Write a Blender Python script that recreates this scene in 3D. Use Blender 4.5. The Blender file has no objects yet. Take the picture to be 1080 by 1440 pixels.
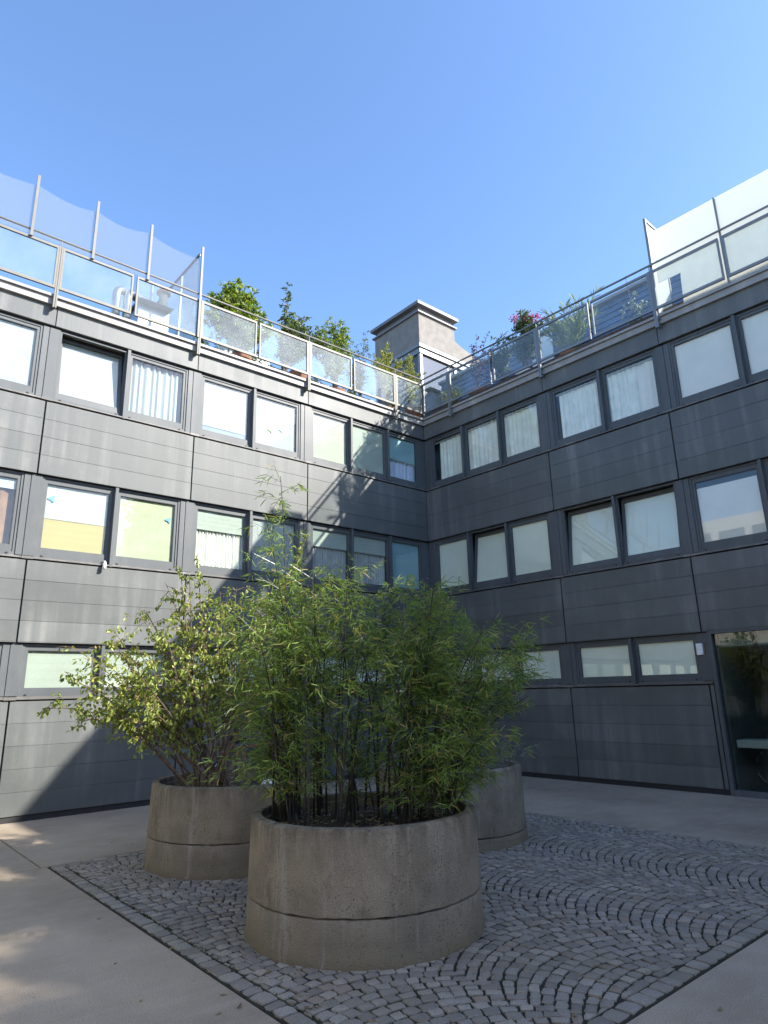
import bpy, bmesh, math, random
import numpy as np
from mathutils import Vector, Matrix, Euler

# ------------------------------------------------------------------ camera, world, sun, exposure
scene = bpy.context.scene
COL = scene.collection
R = math.radians
PI = math.pi

cam_d = bpy.data.cameras.new("camera")
cam = bpy.data.objects.new("camera", cam_d)
COL.objects.link(cam)
scene.camera = cam
cam_d.sensor_fit = 'VERTICAL'
cam_d.sensor_height = 36.0
cam_d.lens = 922.2119 / 1440 * 36.0
cam_d.clip_start = 0.05
cam_d.clip_end = 1000
_pi, _ro, _ya = 0.2671, -0.0234, 0.7110
fw = Vector((math.sin(_ya) * math.cos(_pi), math.cos(_ya) * math.cos(_pi), math.sin(_pi)))
rt = Vector((math.cos(_ya), -math.sin(_ya), 0))
up = rt.cross(fw)
r2 = math.cos(_ro) * rt + math.sin(_ro) * up
u2 = -math.sin(_ro) * rt + math.cos(_ro) * up
M = Matrix((r2, u2, -fw)).transposed().to_4x4()
M.translation = Vector((-11.222, -11.368, 1.712))
cam.matrix_world = M

SUN = Vector((0.71, -1.0, 0.825)).normalized()          # towards the sun
sun_el = math.asin(SUN.z)
sun_az = math.atan2(SUN.x, SUN.y)
world = bpy.data.worlds.new("World")
scene.world = world
world.use_nodes = True
wn = world.node_tree
bg = wn.nodes["Background"]
sky = wn.nodes.new("ShaderNodeTexSky")
sky.sky_type = 'NISHITA'
sky.sun_disc = False
sky.sun_elevation = sun_el
sky.sun_rotation = sun_az
sky.altitude = 200
sky.air_density = 1.0
sky.dust_density = 1.0
sky.ozone_density = 5.5
wn.links.new(sky.outputs[0], bg.inputs[0])
bg.inputs[1].default_value = 0.088

sd = bpy.data.lights.new("sun", 'SUN')
sd.energy = 2.6
sd.angle = R(0.55)
sd.color = (1.0, 0.94, 0.85)
so = bpy.data.objects.new("sun", sd)
COL.objects.link(so)
so.rotation_euler = SUN.to_track_quat('Z', 'Y').to_euler()
so.location = (10, -20, 30)

scene.view_settings.view_transform = 'Standard'
scene.view_settings.look = 'None'
scene.view_settings.exposure = 2.2
scene.view_settings.gamma = 1.0
scene.view_settings.use_curve_mapping = False
scene.cycles.max_bounces = 10
scene.cycles.diffuse_bounces = 4
scene.cycles.glossy_bounces = 4
scene.cycles.transmission_bounces = 6
scene.cycles.transparent_max_bounces = 16
scene.cycles.sample_clamp_indirect = 8
scene.cycles.caustics_reflective = False
scene.cycles.caustics_refractive = False

rng = random.Random(7)
nrg = np.random.default_rng(11)

# ------------------------------------------------------------------ materials
def newmat(name):
    m = bpy.data.materials.new(name)
    m.use_nodes = True
    nt = m.node_tree
    return m, nt, nt.nodes["Principled BSDF"]

def N(nt, typ, **kw):
    n = nt.nodes.new(typ)
    for k, v in kw.items():
        if k.startswith("i_"):
            n.inputs[int(k[2:])].default_value = v
        else:
            setattr(n, k, v)
    return n

def ramp(nt, src, stops):
    r = nt.nodes.new("ShaderNodeValToRGB")
    els = r.color_ramp.elements
    while len(els) > 1:
        els.remove(els[-1])
    els[0].position = stops[0][0]
    els[0].color = (*stops[0][1], 1)
    for p, c in stops[1:]:
        e = els.new(p)
        e.color = (*c, 1)
    nt.links.new(src, r.inputs[0])
    return r.outputs[0]

def g3(v):
    return (v, v, v)

def noise(nt, scale, detail=4, rough=0.55, sc=None, coord='Object'):
    tc = nt.nodes.new("ShaderNodeTexCoord")
    n = nt.nodes.new("ShaderNodeTexNoise")
    n.inputs['Scale'].default_value = scale
    n.inputs['Detail'].default_value = detail
    n.inputs['Roughness'].default_value = rough
    if sc:
        mp = nt.nodes.new("ShaderNodeMapping")
        mp.inputs['Scale'].default_value = sc
        nt.links.new(tc.outputs[coord], mp.inputs[0])
        nt.links.new(mp.outputs[0], n.inputs['Vector'])
    else:
        nt.links.new(tc.outputs[coord], n.inputs['Vector'])
    return n.outputs[0]

def mixc(nt, fac, a, b, blend='MIX'):
    m = nt.nodes.new("ShaderNodeMix")
    m.data_type = 'RGBA'
    m.blend_type = blend
    for s, i in ((fac, 0), (a, 6), (b, 7)):
        if hasattr(s, "is_output"):
            nt.links.new(s, m.inputs[i])
        elif i == 0:
            m.inputs[0].default_value = s
        else:
            m.inputs[i].default_value = (*s, 1)
    return m.outputs[2]

def bump(nt, bsdf, h, strength=0.3, dist=0.01):
    b = nt.nodes.new("ShaderNodeBump")
    b.inputs['Strength'].default_value = strength
    b.inputs['Distance'].default_value = dist
    nt.links.new(h, b.inputs['Height'])
    nt.links.new(b.outputs[0], bsdf.inputs['Normal'])

def panel_paint(name, base, chalk, amount):
    """dark coated sheet metal with chalky vertical run marks and cloudy weathering"""
    m, nt, p = newmat(name)
    st = noise(nt, 1.0, 5, 0.6, (5.0, 5.0, 0.22))
    cl = noise(nt, 0.8, 4, 0.6)
    fine = noise(nt, 45, 3, 0.6, (1, 1, 0.3))
    c1 = mixc(nt, ramp(nt, cl, [(0.3, g3(0)), (0.75, g3(1))]), tuple(v * 0.86 for v in base), tuple(v * 1.14 for v in base))
    fac = nt.nodes.new("ShaderNodeMath"); fac.operation = 'MULTIPLY'
    nt.links.new(ramp(nt, st, [(0.46, g3(0)), (0.68, g3(1))]), fac.inputs[0])
    nt.links.new(ramp(nt, cl, [(0.42, g3(0.1)), (0.62, g3(1))]), fac.inputs[1])
    f2 = nt.nodes.new("ShaderNodeMath"); f2.operation = 'MULTIPLY'
    nt.links.new(fac.outputs[0], f2.inputs[0]); f2.inputs[1].default_value = amount
    c2 = mixc(nt, f2.outputs[0], c1, chalk)
    geo = nt.nodes.new("ShaderNodeNewGeometry")
    c2 = mixc(nt, 1.0, c2, ramp(nt, geo.outputs['Random Per Island'], [(0, g3(0.87)), (1, g3(1.13))]), 'MULTIPLY')
    c3 = mixc(nt, 0.12, c2, fine, 'OVERLAY')
    nt.links.new(c3, p.inputs['Base Color'])
    nt.links.new(ramp(nt, cl, [(0.3, g3(0.44)), (0.7, g3(0.6))]), p.inputs['Roughness'])
    p.inputs['Specular IOR Level'].default_value = 0.38
    bump(nt, p, noise(nt, 1.6, 2, 0.4), 0.12, 0.02)
    return m

def simple(name, col, rough=0.5, metal=0.0, var=0.12, scale=12, bmp=0.0, spec=0.5):
    m, nt, p = newmat(name)
    n = noise(nt, scale, 4, 0.6)
    lo = tuple(v * (1 - var) for v in col); hi = tuple(min(1, v * (1 + var)) for v in col)
    c = mixc(nt, ramp(nt, n, [(0.3, g3(0)), (0.7, g3(1))]), lo, hi)
    nt.links.new(c, p.inputs['Base Color'])
    p.inputs['Roughness'].default_value = rough
    p.inputs['Metallic'].default_value = metal
    p.inputs['Specular IOR Level'].default_value = spec
    if bmp:
        bump(nt, p, n, bmp, 0.01)
    return m

def glass(name, tint=(0.93, 0.97, 0.95), refl=1.7, dust=0.0, rough=0.0):
    m = bpy.data.materials.new(name)
    m.use_nodes = True
    nt = m.node_tree
    nt.nodes.clear()
    out = nt.nodes.new("ShaderNodeOutputMaterial")
    tr = nt.nodes.new("ShaderNodeBsdfTransparent"); tr.inputs[0].default_value = (*tint, 1)
    gl = nt.nodes.new("ShaderNodeBsdfGlossy"); gl.inputs['Roughness'].default_value = rough
    # Schlick reflectance, the same from both sides of the thin pane
    fr = nt.nodes.new("ShaderNodeLayerWeight"); fr.inputs[0].default_value = 0.5
    pw = nt.nodes.new("ShaderNodeMath"); pw.operation = 'POWER'; pw.inputs[1].default_value = 5.0
    nt.links.new(fr.outputs['Facing'], pw.inputs[0])
    mu = nt.nodes.new("ShaderNodeMath"); mu.operation = 'MULTIPLY_ADD'; mu.use_clamp = True
    mu.inputs[1].default_value = 1.0 - 0.03 * refl
    mu.inputs[2].default_value = 0.03 * refl
    nt.links.new(pw.outputs[0], mu.inputs[0])
    mx = nt.nodes.new("ShaderNodeMixShader")
    nt.links.new(mu.outputs[0], mx.inputs[0])
    if dust:
        tl = nt.nodes.new("ShaderNodeBsdfDiffuse"); tl.inputs[0].default_value = (0.60, 0.66, 0.70, 1)
        mx2 = nt.nodes.new("ShaderNodeMixShader")
        n = noise(nt, 1.3, 5, 0.65)
        nt.links.new(ramp(nt, n, [(0.35, g3(dust * 0.5)), (0.7, g3(dust * 1.5))]), mx2.inputs[0])
        nt.links.new(tr.outputs[0], mx2.inputs[1]); nt.links.new(tl.outputs[0], mx2.inputs[2])
        nt.links.new(mx2.outputs[0], mx.inputs[1])
    else:
        nt.links.new(tr.outputs[0], mx.inputs[1])
    nt.links.new(gl.outputs[0], mx.inputs[2])
    # faint waviness of float glass
    b = nt.nodes.new("ShaderNodeBump"); b.inputs['Strength'].default_value = 0.03; b.inputs['Distance'].default_value = 0.02
    nt.links.new(noise(nt, 1.4, 1, 0.4), b.inputs['Height'])
    nt.links.new(b.outputs[0], gl.inputs['Normal'])
    nt.links.new(mx.outputs[0], out.inputs[0])
    return m

def translucent(name, col, tcol, fac, rough=0.5, transp=0.0, grad=None):
    m = bpy.data.materials.new(name)
    m.use_nodes = True
    nt = m.node_tree
    nt.nodes.clear()
    out = nt.nodes.new("ShaderNodeOutputMaterial")
    d = nt.nodes.new("ShaderNodeBsdfPrincipled"); d.inputs['Roughness'].default_value = rough
    n = noise(nt, 3, 4, 0.6)
    nt.links.new(mixc(nt, n, tuple(v * 0.92 for v in col), col), d.inputs['Base Color'])
    t = nt.nodes.new("ShaderNodeBsdfTranslucent"); t.inputs[0].default_value = (*tcol, 1)
    mx = nt.nodes.new("ShaderNodeMixShader"); mx.inputs[0].default_value = fac
    nt.links.new(d.outputs[0], mx.inputs[1]); nt.links.new(t.outputs[0], mx.inputs[2])
    last = mx
    if transp:
        tr = nt.nodes.new("ShaderNodeBsdfTransparent")
        m2 = nt.nodes.new("ShaderNodeMixShader"); m2.inputs[0].default_value = transp
        nt.links.new(mx.outputs[0], m2.inputs[1]); nt.links.new(tr.outputs[0], m2.inputs[2])
        last = m2
    nt.links.new(last.outputs[0], out.inputs[0])
    return m

def leafmat(name, dark, light, odd, trans, tfac=0.35, oddp=0.93):
    m = bpy.data.materials.new(name)
    m.use_nodes = True
    nt = m.node_tree
    nt.nodes.clear()
    out = nt.nodes.new("ShaderNodeOutputMaterial")
    d = nt.nodes.new("ShaderNodeBsdfPrincipled"); d.inputs['Roughness'].default_value = 0.42
    geo = nt.nodes.new("ShaderNodeNewGeometry")
    c = ramp(nt, geo.outputs['Random Per Island'], [(0.0, dark), (0.55, light), (oddp, light), (min(1, oddp + 0.03), odd)])
    nt.links.new(c, d.inputs['Base Color'])
    t = nt.nodes.new("ShaderNodeBsdfTranslucent")
    nt.links.new(mixc(nt, 1.0, c, trans, 'MULTIPLY'), t.inputs[0])
    mx = nt.nodes.new("ShaderNodeMixShader"); mx.inputs[0].default_value = tfac
    nt.links.new(d.outputs[0], mx.inputs[1]); nt.links.new(t.outputs[0], mx.inputs[2])
    nt.links.new(mx.outputs[0], out.inputs[0])
    return m

def concrete_planter(name):
    m, nt, p = newmat(name)
    tc = nt.nodes.new("ShaderNodeTexCoord")
    sep = nt.nodes.new("ShaderNodeSeparateXYZ")
    nt.links.new(tc.outputs['Object'], sep.inputs[0])
    cloud = noise(nt, 2.2, 6, 0.65)
    grain = noise(nt, 90, 3, 0.7)
    streak = noise(nt, 1.0, 7, 0.7, (7, 7, 1.6))
    base = mixc(nt, ramp(nt, cloud, [(0.3, g3(0)), (0.7, g3(1))]), (0.19, 0.160, 0.116), (0.36, 0.312, 0.232))
    base = mixc(nt, ramp(nt, grain, [(0.35, g3(0.5)), (0.6, g3(0))]), base, (0.15, 0.13, 0.11))
    # algae near the foot, rain runs below the rim
    foot = ramp(nt, sep.outputs[2], [(0.0, g3(0.9)), (0.10, g3(0.35)), (0.26, g3(0.0))])
    fm = nt.nodes.new("ShaderNodeMath"); fm.operation = 'MULTIPLY'
    nt.links.new(foot, fm.inputs[0]); nt.links.new(ramp(nt, cloud, [(0.35, g3(0.35)), (0.6, g3(1))]), fm.inputs[1])
    base = mixc(nt, fm.outputs[0], base, (0.17, 0.135, 0.075))
    rim = ramp(nt, sep.outputs[2], [(0.5, g3(0.0)), (0.68, g3(0.45)), (0.82, g3(1.0))])
    rm = nt.nodes.new("ShaderNodeMath"); rm.operation = 'MULTIPLY'
    nt.links.new(rim, rm.inputs[0]); nt.links.new(ramp(nt, streak, [(0.36, g3(0)), (0.62, g3(0.85))]), rm.inputs[1])
    base = mixc(nt, rm.outputs[0], base, (0.075, 0.062, 0.04))
    # pale run marks
    pale = ramp(nt, noise(nt, 1.0, 4, 0.6, (11, 11, 0.6)), [(0.58, g3(0)), (0.74, g3(0.5))])
    base = mixc(nt, pale, base, (0.42, 0.40, 0.36))
    # blow holes
    v = nt.nodes.new("ShaderNodeTexVoronoi"); v.inputs['Scale'].default_value = 42
    nt.links.new(tc.outputs['Object'], v.inputs['Vector'])
    hole = ramp(nt, v.outputs['Distance'], [(0.12, g3(1)), (0.2, g3(0))])
    hm = nt.nodes.new("ShaderNodeMath"); hm.operation = 'MULTIPLY'
    nt.links.new(hole, hm.inputs[0]); nt.links.new(ramp(nt, noise(nt, 3.5, 3, 0.6), [(0.42, g3(0)), (0.55, g3(1))]), hm.inputs[1])
    base = mixc(nt, hm.outputs[0], base, (0.05, 0.045, 0.04))
    blot = ramp(nt, noise(nt, 1.0, 6, 0.75, (6, 6, 3)), [(0.55, g3(0)), (0.68, g3(0.55))])
    base = mixc(nt, blot, base, (0.10, 0.086, 0.062))
    nt.links.new(base, p.inputs['Base Color'])
    p.inputs['Roughness'].default_value = 0.9
    p.inputs['Specular IOR Level'].default_value = 0.25
    hs = nt.nodes.new("ShaderNodeMath"); hs.operation = 'SUBTRACT'
    nt.links.new(grain, hs.inputs[0]); nt.links.new(hm.outputs[0], hs.inputs[1])
    bump(nt, p, hs.outputs[0], 0.8, 0.010)
    return m

def pavement_mat():
    m, nt, p = newmat("concrete_paving")
    big = noise(nt, 0.55, 6, 0.6)
    mid = noise(nt, 3.2, 6, 0.65, (1, 2.2, 1))
    fine = noise(nt, 120, 3, 0.7)
    c = mixc(nt, ramp(nt, big, [(0.32, g3(0)), (0.68, g3(1))]), (0.262, 0.210, 0.152), (0.45, 0.368, 0.275))
    c = mixc(nt, ramp(nt, mid, [(0.45, g3(0)), (0.72, g3(0.5))]), c, (0.46, 0.39, 0.305))
    c = mixc(nt, ramp(nt, fine, [(0.38, g3(0.55)), (0.55, g3(0))]), c, (0.115, 0.095, 0.08))
    grit = ramp(nt, noise(nt, 260, 2, 0.6), [(0.62, g3(0)), (0.72, g3(0.5))])
    c = mixc(nt, grit, c, (0.48, 0.42, 0.36))
    spot = ramp(nt, noise(nt, 14, 2, 0.5), [(0.70, g3(0)), (0.76, g3(0.5))])
    c = mixc(nt, spot, c, (0.09, 0.08, 0.075))
    nt.links.new(c, p.inputs['Base Color'])
    p.inputs['Roughness'].default_value = 0.85
    p.inputs['Specular IOR Level'].default_value = 0.3
    bump(nt, p, fine, 0.35, 0.004)
    return m

def cobble_mat():
    m, nt, p = newmat("granite_sett")
    geo = nt.nodes.new("ShaderNodeNewGeometry")
    c = ramp(nt, geo.outputs['Random Per Island'], [(0, (0.20, 0.176, 0.150)), (0.45, (0.29, 0.258, 0.218)), (0.8, (0.37, 0.332, 0.278)), (0.93, (0.44, 0.385, 0.31)), (1, (0.27, 0.20, 0.145))])
    grain = noise(nt, 130, 4, 0.75)
    c = mixc(nt, ramp(nt, grain, [(0.38, g3(0.65)), (0.6, g3(0))]), c, (0.11, 0.092, 0.078))
    c = mixc(nt, ramp(nt, noise(nt, 210, 2, 0.6), [(0.6, g3(0)), (0.7, g3(0.5))]), c, (0.42, 0.41, 0.40))
    dirt = ramp(nt, noise(nt, 1.5, 5, 0.65), [(0.45, g3(0)), (0.7, g3(0.6))])
    c = mixc(nt, dirt, c, (0.19, 0.165, 0.115))
    nt.links.new(c, p.inputs['Base Color'])
    p.inputs['Roughness'].default_value = 0.72
    bump(nt, p, noise(nt, 55, 4, 0.7), 0.6, 0.006)
    return m

M_PANEL = panel_paint("coated_panel", (0.098, 0.106, 0.104), (0.24, 0.24, 0.228), 0.5)
M_FASCIA = panel_paint("coated_fascia", (0.098, 0.105, 0.105), (0.24, 0.24, 0.23), 0.45)
M_FRAME = panel_paint("window_frame_paint", (0.078, 0.087, 0.092), (0.17, 0.17, 0.17), 0.3)
M_SILL = panel_paint("sill_metal", (0.115, 0.112, 0.108), (0.30, 0.28, 0.25), 0.8)
M_DARK = simple("shadow_gap", (0.018, 0.018, 0.02), 0.7)
M_ROOM = simple("room_wall", (0.16, 0.16, 0.155), 0.9)
M_ALU = simple("anodised_aluminium", (0.14, 0.134, 0.116), 0.55, 0.1, 0.1, 6)
M_RAIL = simple("railing_steel", (0.20, 0.205, 0.21), 0.4, 0.4, 0.1, 6)
M_COPING = panel_paint("coping_sheet", (0.25, 0.245, 0.24), (0.42, 0.40, 0.37), 0.7)
M_GLASS = glass("window_glass", (0.965, 0.985, 0.975), 1.7)
M_RGLASS = glass("railing_glass", (0.93, 0.96, 0.955), 1.3, 0.075)
M_DOORGLASS = glass("entrance_glass", (0.72, 0.78, 0.76), 1.6)
M_WHITE = simple("white_blind", (0.36, 0.385, 0.378), 0.8, 0, 0.04, 3)
M_CREAM = simple("cream_blind", (0.40, 0.42, 0.345), 0.8, 0, 0.05, 3)
M_GREENW = simple("green_white_blind", (0.36, 0.40, 0.345), 0.8, 0, 0.05, 2)
M_PALEG = simple("pale_green_blind", (0.84, 0.87, 0.74), 0.8, 0, 0.05, 1.2)
M_YELLOW = simple("yellow_blind", (0.38, 0.30, 0.085), 0.8, 0, 0.05, 3)
M_LEMON = simple("lemon_blind", (0.40, 0.42, 0.29), 0.8, 0, 0.05, 3)
M_TEALREFL = simple("teal_reflection_blind", (0.26, 0.42, 0.45), 0.8, 0, 0.06, 2)  # teal puts the upper corner pane's reflection into the blind colour
M_BEIGE = simple("beige_blind", (0.84, 0.78, 0.69), 0.8, 0, 0.05, 2)
M_BROWN = simple("brown_curtain", (0.22, 0.12, 0.06), 0.8, 0, 0.2, 5)
M_SHEER = simple("sheer_curtain", (0.86, 0.85, 0.76), 0.85, 0, 0.1, 5)
M_GREYCUR = simple("grey_pleated_curtain", (0.44, 0.44, 0.42), 0.85, 0, 0.1, 5)
M_LILAC = simple("lilac_curtain", (0.55, 0.60, 0.74), 0.85, 0, 0.08, 4)
M_CONC = concrete_planter("exposed_concrete")
M_PAVE = pavement_mat()
M_COB = cobble_mat()
M_SOIL = simple("soil", (0.035, 0.028, 0.02), 0.95, 0, 0.5, 30, 0.6)
M_JOINT = simple("mossy_joint", (0.020, 0.020, 0.011), 0.95, 0, 0.65, 9, 0.5)
M_CULM = simple("black_culm", (0.022, 0.02, 0.015), 0.35, 0, 0.5, 6)
M_STEM = simple("shrub_bark", (0.13, 0.085, 0.055), 0.8, 0, 0.35, 20)
M_TWIG = simple("grey_twig", (0.10, 0.085, 0.07), 0.8, 0, 0.3, 20)
M_BAMBOO = leafmat("bamboo_leaf", (0.085, 0.150, 0.026), (0.215, 0.31, 0.065), (0.42, 0.34, 0.12), (1.4, 1.5, 0.8), 0.42, 0.90)
M_SHRUB = leafmat("shrub_leaf", (0.11, 0.155, 0.032), (0.25, 0.30, 0.065), (0.40, 0.36, 0.10), (1.5, 1.6, 0.8), 0.36, 0.9)
M_LAUREL = leafmat("laurel_leaf", (0.06, 0.115, 0.022), (0.20, 0.26, 0.04), (0.40, 0.36, 0.07), (1.5, 1.6, 0.7), 0.35)
M_CITRUS = leafmat("citrus_leaf", (0.045, 0.075, 0.022), (0.11, 0.155, 0.04), (0.24, 0.2, 0.06), (1.4, 1.5, 0.8), 0.3)
M_CONIFER = leafmat("conifer_leaf", (0.09, 0.13, 0.02), (0.27, 0.29, 0.04), (0.32, 0.28, 0.05), (1.5, 1.5, 0.7), 0.35, 0.8)
M_PURPLE = leafmat("purple_leaf", (0.028, 0.010, 0.022), (0.07, 0.022, 0.04), (0.12, 0.05, 0.05), (1.4, 0.9, 1.1), 0.3)
M_GREYLEAF = leafmat("grey_leaf", (0.17, 0.21, 0.17), (0.30, 0.35, 0.29), (0.30, 0.32, 0.26), (1.1, 1.2, 1.0), 0.25)
M_PALM = leafmat("palm_leaf", (0.10, 0.15, 0.06), (0.22, 0.28, 0.12), (0.36, 0.34, 0.18), (1.4, 1.5, 0.9), 0.35, 0.88)
M_OLEANDER = leafmat("oleander_leaf", (0.035, 0.065, 0.025), (0.09, 0.13, 0.05), (0.2, 0.2, 0.08), (1.3, 1.5, 0.9), 0.3)
M_FLOWER = leafmat("pink_flower", (0.30, 0.04, 0.11), (0.40, 0.08, 0.17), (0.55, 0.12, 0.25), (1.3, 1, 1.1), 0.35)
M_TERRA = simple("terracotta", (0.30, 0.13, 0.075), 0.85, 0, 0.2, 12)
M_POTWHITE = simple("white_glaze", (0.72, 0.71, 0.68), 0.5, 0, 0.06, 8)
M_STUCCO = simple("stucco", (0.205, 0.192, 0.175), 0.95, 0, 0.14, 5, 0.2)
M_TOWERCAP = simple("tower_metal", (0.16, 0.16, 0.165), 0.55, 0.1, 0.08, 5)
M_DUCT = simple("galvanised_duct", (0.34, 0.35, 0.36), 0.3, 0.85, 0.08, 8)
M_BLUESLAT = simple("blue_siding", (0.09, 0.14, 0.24), 0.6, 0, 0.2, 2)
M_DECK = simple("deck_board", (0.13, 0.085, 0.06), 0.85, 0, 0.4, 14, 0.3)
M_GRAVEL = simple("roof_gravel", (0.25, 0.23, 0.21), 0.95, 0, 0.4, 60, 0.8)
M_FROST = translucent("frosted_screen", (0.82, 0.84, 0.82), (0.86, 0.88, 0.85), 0.62, 0.35)
M_NET = translucent("windbreak_mesh", (0.40, 0.42, 0.50), (0.36, 0.38, 0.44), 0.4, 0.9, 0.74)
M_STRIPPALE = simple("pale_board", (0.80, 0.74, 0.68), 0.6, 0, 0.1, 6)  # pale tone stands for sunlit ground mirrored in the entrance glass
M_TYRE = simple("tyre_rubber", (0.02, 0.02, 0.02), 0.8)
M_CHROME = simple("bright_steel", (0.55, 0.56, 0.57), 0.3, 0.9, 0.05)
M_BIKERED = simple("red_bike_paint", (0.28, 0.05, 0.035), 0.35)
M_BIKEBLACK = simple("black_bike_paint", (0.03, 0.03, 0.033), 0.3)
M_LAMP = simple("white_plastic", (0.72, 0.72, 0.70), 0.5, 0, 0.03)
M_STICKER = simple("blue_sticker", (0.10, 0.30, 0.42), 0.5)
M_STICKG = simple("green_sticker", (0.25, 0.42, 0.05), 0.5)
M_STICKN = simple("grey_sticker", (0.3, 0.33, 0.36), 0.5)

# ------------------------------------------------------------------ mesh helpers
class MB:
    """collects simple solids, optionally through a mapping (s, off, z) -> world, into ONE mesh"""
    def __init__(self, fn=None):
        self.v = []; self.f = []; self.fn = fn or (lambda a, b, c: (a, b, c))
    def add(self, vs, fs):
        n = len(self.v)
        self.v += [self.fn(*p) for p in vs]
        self.f += [tuple(i + n for i in f) for f in fs]
    def box(self, a0, a1, b0, b1, c0, c1):
        self.add([(a0, b0, c0), (a1, b0, c0), (a1, b1, c0), (a0, b1, c0), (a0, b0, c1), (a1, b0, c1), (a1, b1, c1), (a0, b1, c1)],
                 [(0, 3, 2, 1), (4, 5, 6, 7), (0, 1, 5, 4), (1, 2, 6, 5), (2, 3, 7, 6), (3, 0, 4, 7)])
        return self
    def board(self, a0, a1, b0, b1, c0, c1, ch=0.006):
        """box whose front (+b) face is chamfered"""
        self.add([(a0, b0, c0), (a1, b0, c0), (a1, b0, c1), (a0, b0, c1),
                  (a0, b1 - ch, c0), (a1, b1 - ch, c0), (a1, b1 - ch, c1), (a0, b1 - ch, c1),
                  (a0 + ch, b1, c0 + ch), (a1 - ch, b1, c0 + ch), (a1 - ch, b1, c1 - ch), (a0 + ch, b1, c1 - ch)],
                 [(0, 3, 2, 1), (0, 1, 5, 4), (1, 2, 6, 5), (2, 3, 7, 6), (3, 0, 4, 7),
                  (4, 5, 9, 8), (5, 6, 10, 9), (6, 7, 11, 10), (7, 4, 8, 11), (8, 9, 10, 11)])
        return self
    def ring(self, a0, a1, c0, c1, w, b0, b1):
        """rectangular frame, outer a0..a1 x c0..c1, bar width w"""
        if not isinstance(w, tuple): w = (w, w, w, w)     # left, right, bottom, top
        O = [(a0, c0), (a1, c0), (a1, c1), (a0, c1)]
        I = [(a0 + w[0], c0 + w[2]), (a1 - w[1], c0 + w[2]), (a1 - w[1], c1 - w[3]), (a0 + w[0], c1 - w[3])]
        vs = [(x, b0, z) for x, z in O] + [(x, b0, z) for x, z in I] + [(x, b1, z) for x, z in O] + [(x, b1, z) for x, z in I]
        fs = []
        for i in range(4):
            j = (i + 1) % 4
            fs += [(i, j, 4 + j, 4 + i), (8 + i, 12 + i, 12 + j, 8 + j), (i, 8 + i, 8 + j, j), (4 + i, 4 + j, 12 + j, 12 + i)]
        self.add(vs, fs)
        return self
    def tube(self, pts, rad, n=6, cap=True):
        pts = [Vector(p) for p in pts]
        if not isinstance(rad, (list, tuple)): rad = [rad] * len(pts)
        vs = []; fs = []
        prev = None
        for i, p in enumerate(pts):
            t = (pts[min(i + 1, len(pts) - 1)] - pts[max(i - 1, 0)]).normalized()
            if prev is None:
                a = t.orthogonal().normalized()
            else:
                a = (prev - t * prev.dot(t))
                a = a.normalized() if a.length > 1e-6 else t.orthogonal().normalized()
            prev = a
            b = t.cross(a)
            for k in range(n):
                an = 2 * PI * k / n
                vs.append(tuple(p + (a * math.cos(an) + b * math.sin(an)) * rad[i]))
        for i in range(len(pts) - 1):
            for k in range(n):
                k2 = (k + 1) % n
                fs.append((i * n + k, i * n + k2, (i + 1) * n + k2, (i + 1) * n + k))
        if cap:
            fs.append(tuple(range(n - 1, -1, -1)))
            fs.append(tuple(range((len(pts) - 1) * n, len(pts) * n)))
        self.add(vs, fs)
        return self
    def lathe(self, prof, cx=0, cy=0, n=48, jit=None):
        """prof: list of (r, z); closed solid of revolution round the z axis"""
        vs = []; fs = []
        for i, (r, z) in enumerate(prof):
            for k in range(n):
                a = 2 * PI * k / n
                dr, dz = jit(i, a) if jit else (0, 0)
                vs.append((cx + (r + dr) * math.cos(a), cy + (r + dr) * math.sin(a), z + dz))
        for i in range(len(prof) - 1):
            for k in range(n):
                k2 = (k + 1) % n
                fs.append((i * n + k, i * n + k2, (i + 1) * n + k2, (i + 1) * n + k))
        if prof[0][0] > 1e-4: fs.append(tuple(range(n - 1, -1, -1)))
        if prof[-1][0] > 1e-4: fs.append(tuple(range((len(prof) - 1) * n, len(prof) * n)))
        self.add(vs, fs)
        return self
    def poly(self, pts, b0, b1):
        """prism of a 2-D outline in (a, c), between b0 and b1"""
        n = len(pts)
        self.add([(x, b0, z) for x, z in pts] + [(x, b1, z) for x, z in pts],
                 [tuple(range(n))[::-1], tuple(range(n, 2 * n))] + [(i, (i + 1) % n, n + (i + 1) % n, n + i) for i in range(n)])
        return self
    def rot(self, piv_b, piv_c, ang):
        """tilt everything collected so far about a horizontal line (used before mapping)"""
        raise NotImplementedError
    def build(self, name, mat, parent=None, smooth=False, recalc=True):
        me = bpy.data.meshes.new(name)
        off = Vector(parent_world(parent)) if parent else Vector((0, 0, 0))
        me.from_pydata([tuple(Vector(p) - off) for p in self.v], [], self.f)
        if recalc:
            bm = bmesh.new(); bm.from_mesh(me)
            bmesh.ops.recalc_face_normals(bm, faces=bm.faces)
            bm.to_mesh(me); bm.free()
        if smooth:
            me.polygons.foreach_set("use_smooth", [True] * len(me.polygons))
        me.materials.append(mat)
        o = bpy.data.objects.new(name, me)
        COL.objects.link(o)
        if parent: o.parent = parent
        return o

def parent_world(o):
    v = Vector((0, 0, 0))
    while o is not None:
        v += o.location
        o = o.parent
    return v

def thing(name, label, cat, loc=(0, 0, 0), group=None):
    o = bpy.data.objects.new(name, None)
    o.empty_display_size = 0.2
    COL.objects.link(o)
    o.location = loc
    return tag(o, label, cat, group)

def tag(o, label, cat, group=None):
    o['label'] = label; o['category'] = cat
    if group: o['group'] = group
    return o

def structure(o):
    o['kind'] = 'structure'
    return o

def smooth_angle(o, deg=35):
    me = o.data
    me.polygons.foreach_set("use_smooth", [True] * len(me.polygons))
    try:
        me.set_sharp_from_angle(angle=R(deg))
    except Exception:
        pass
    return o

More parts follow.
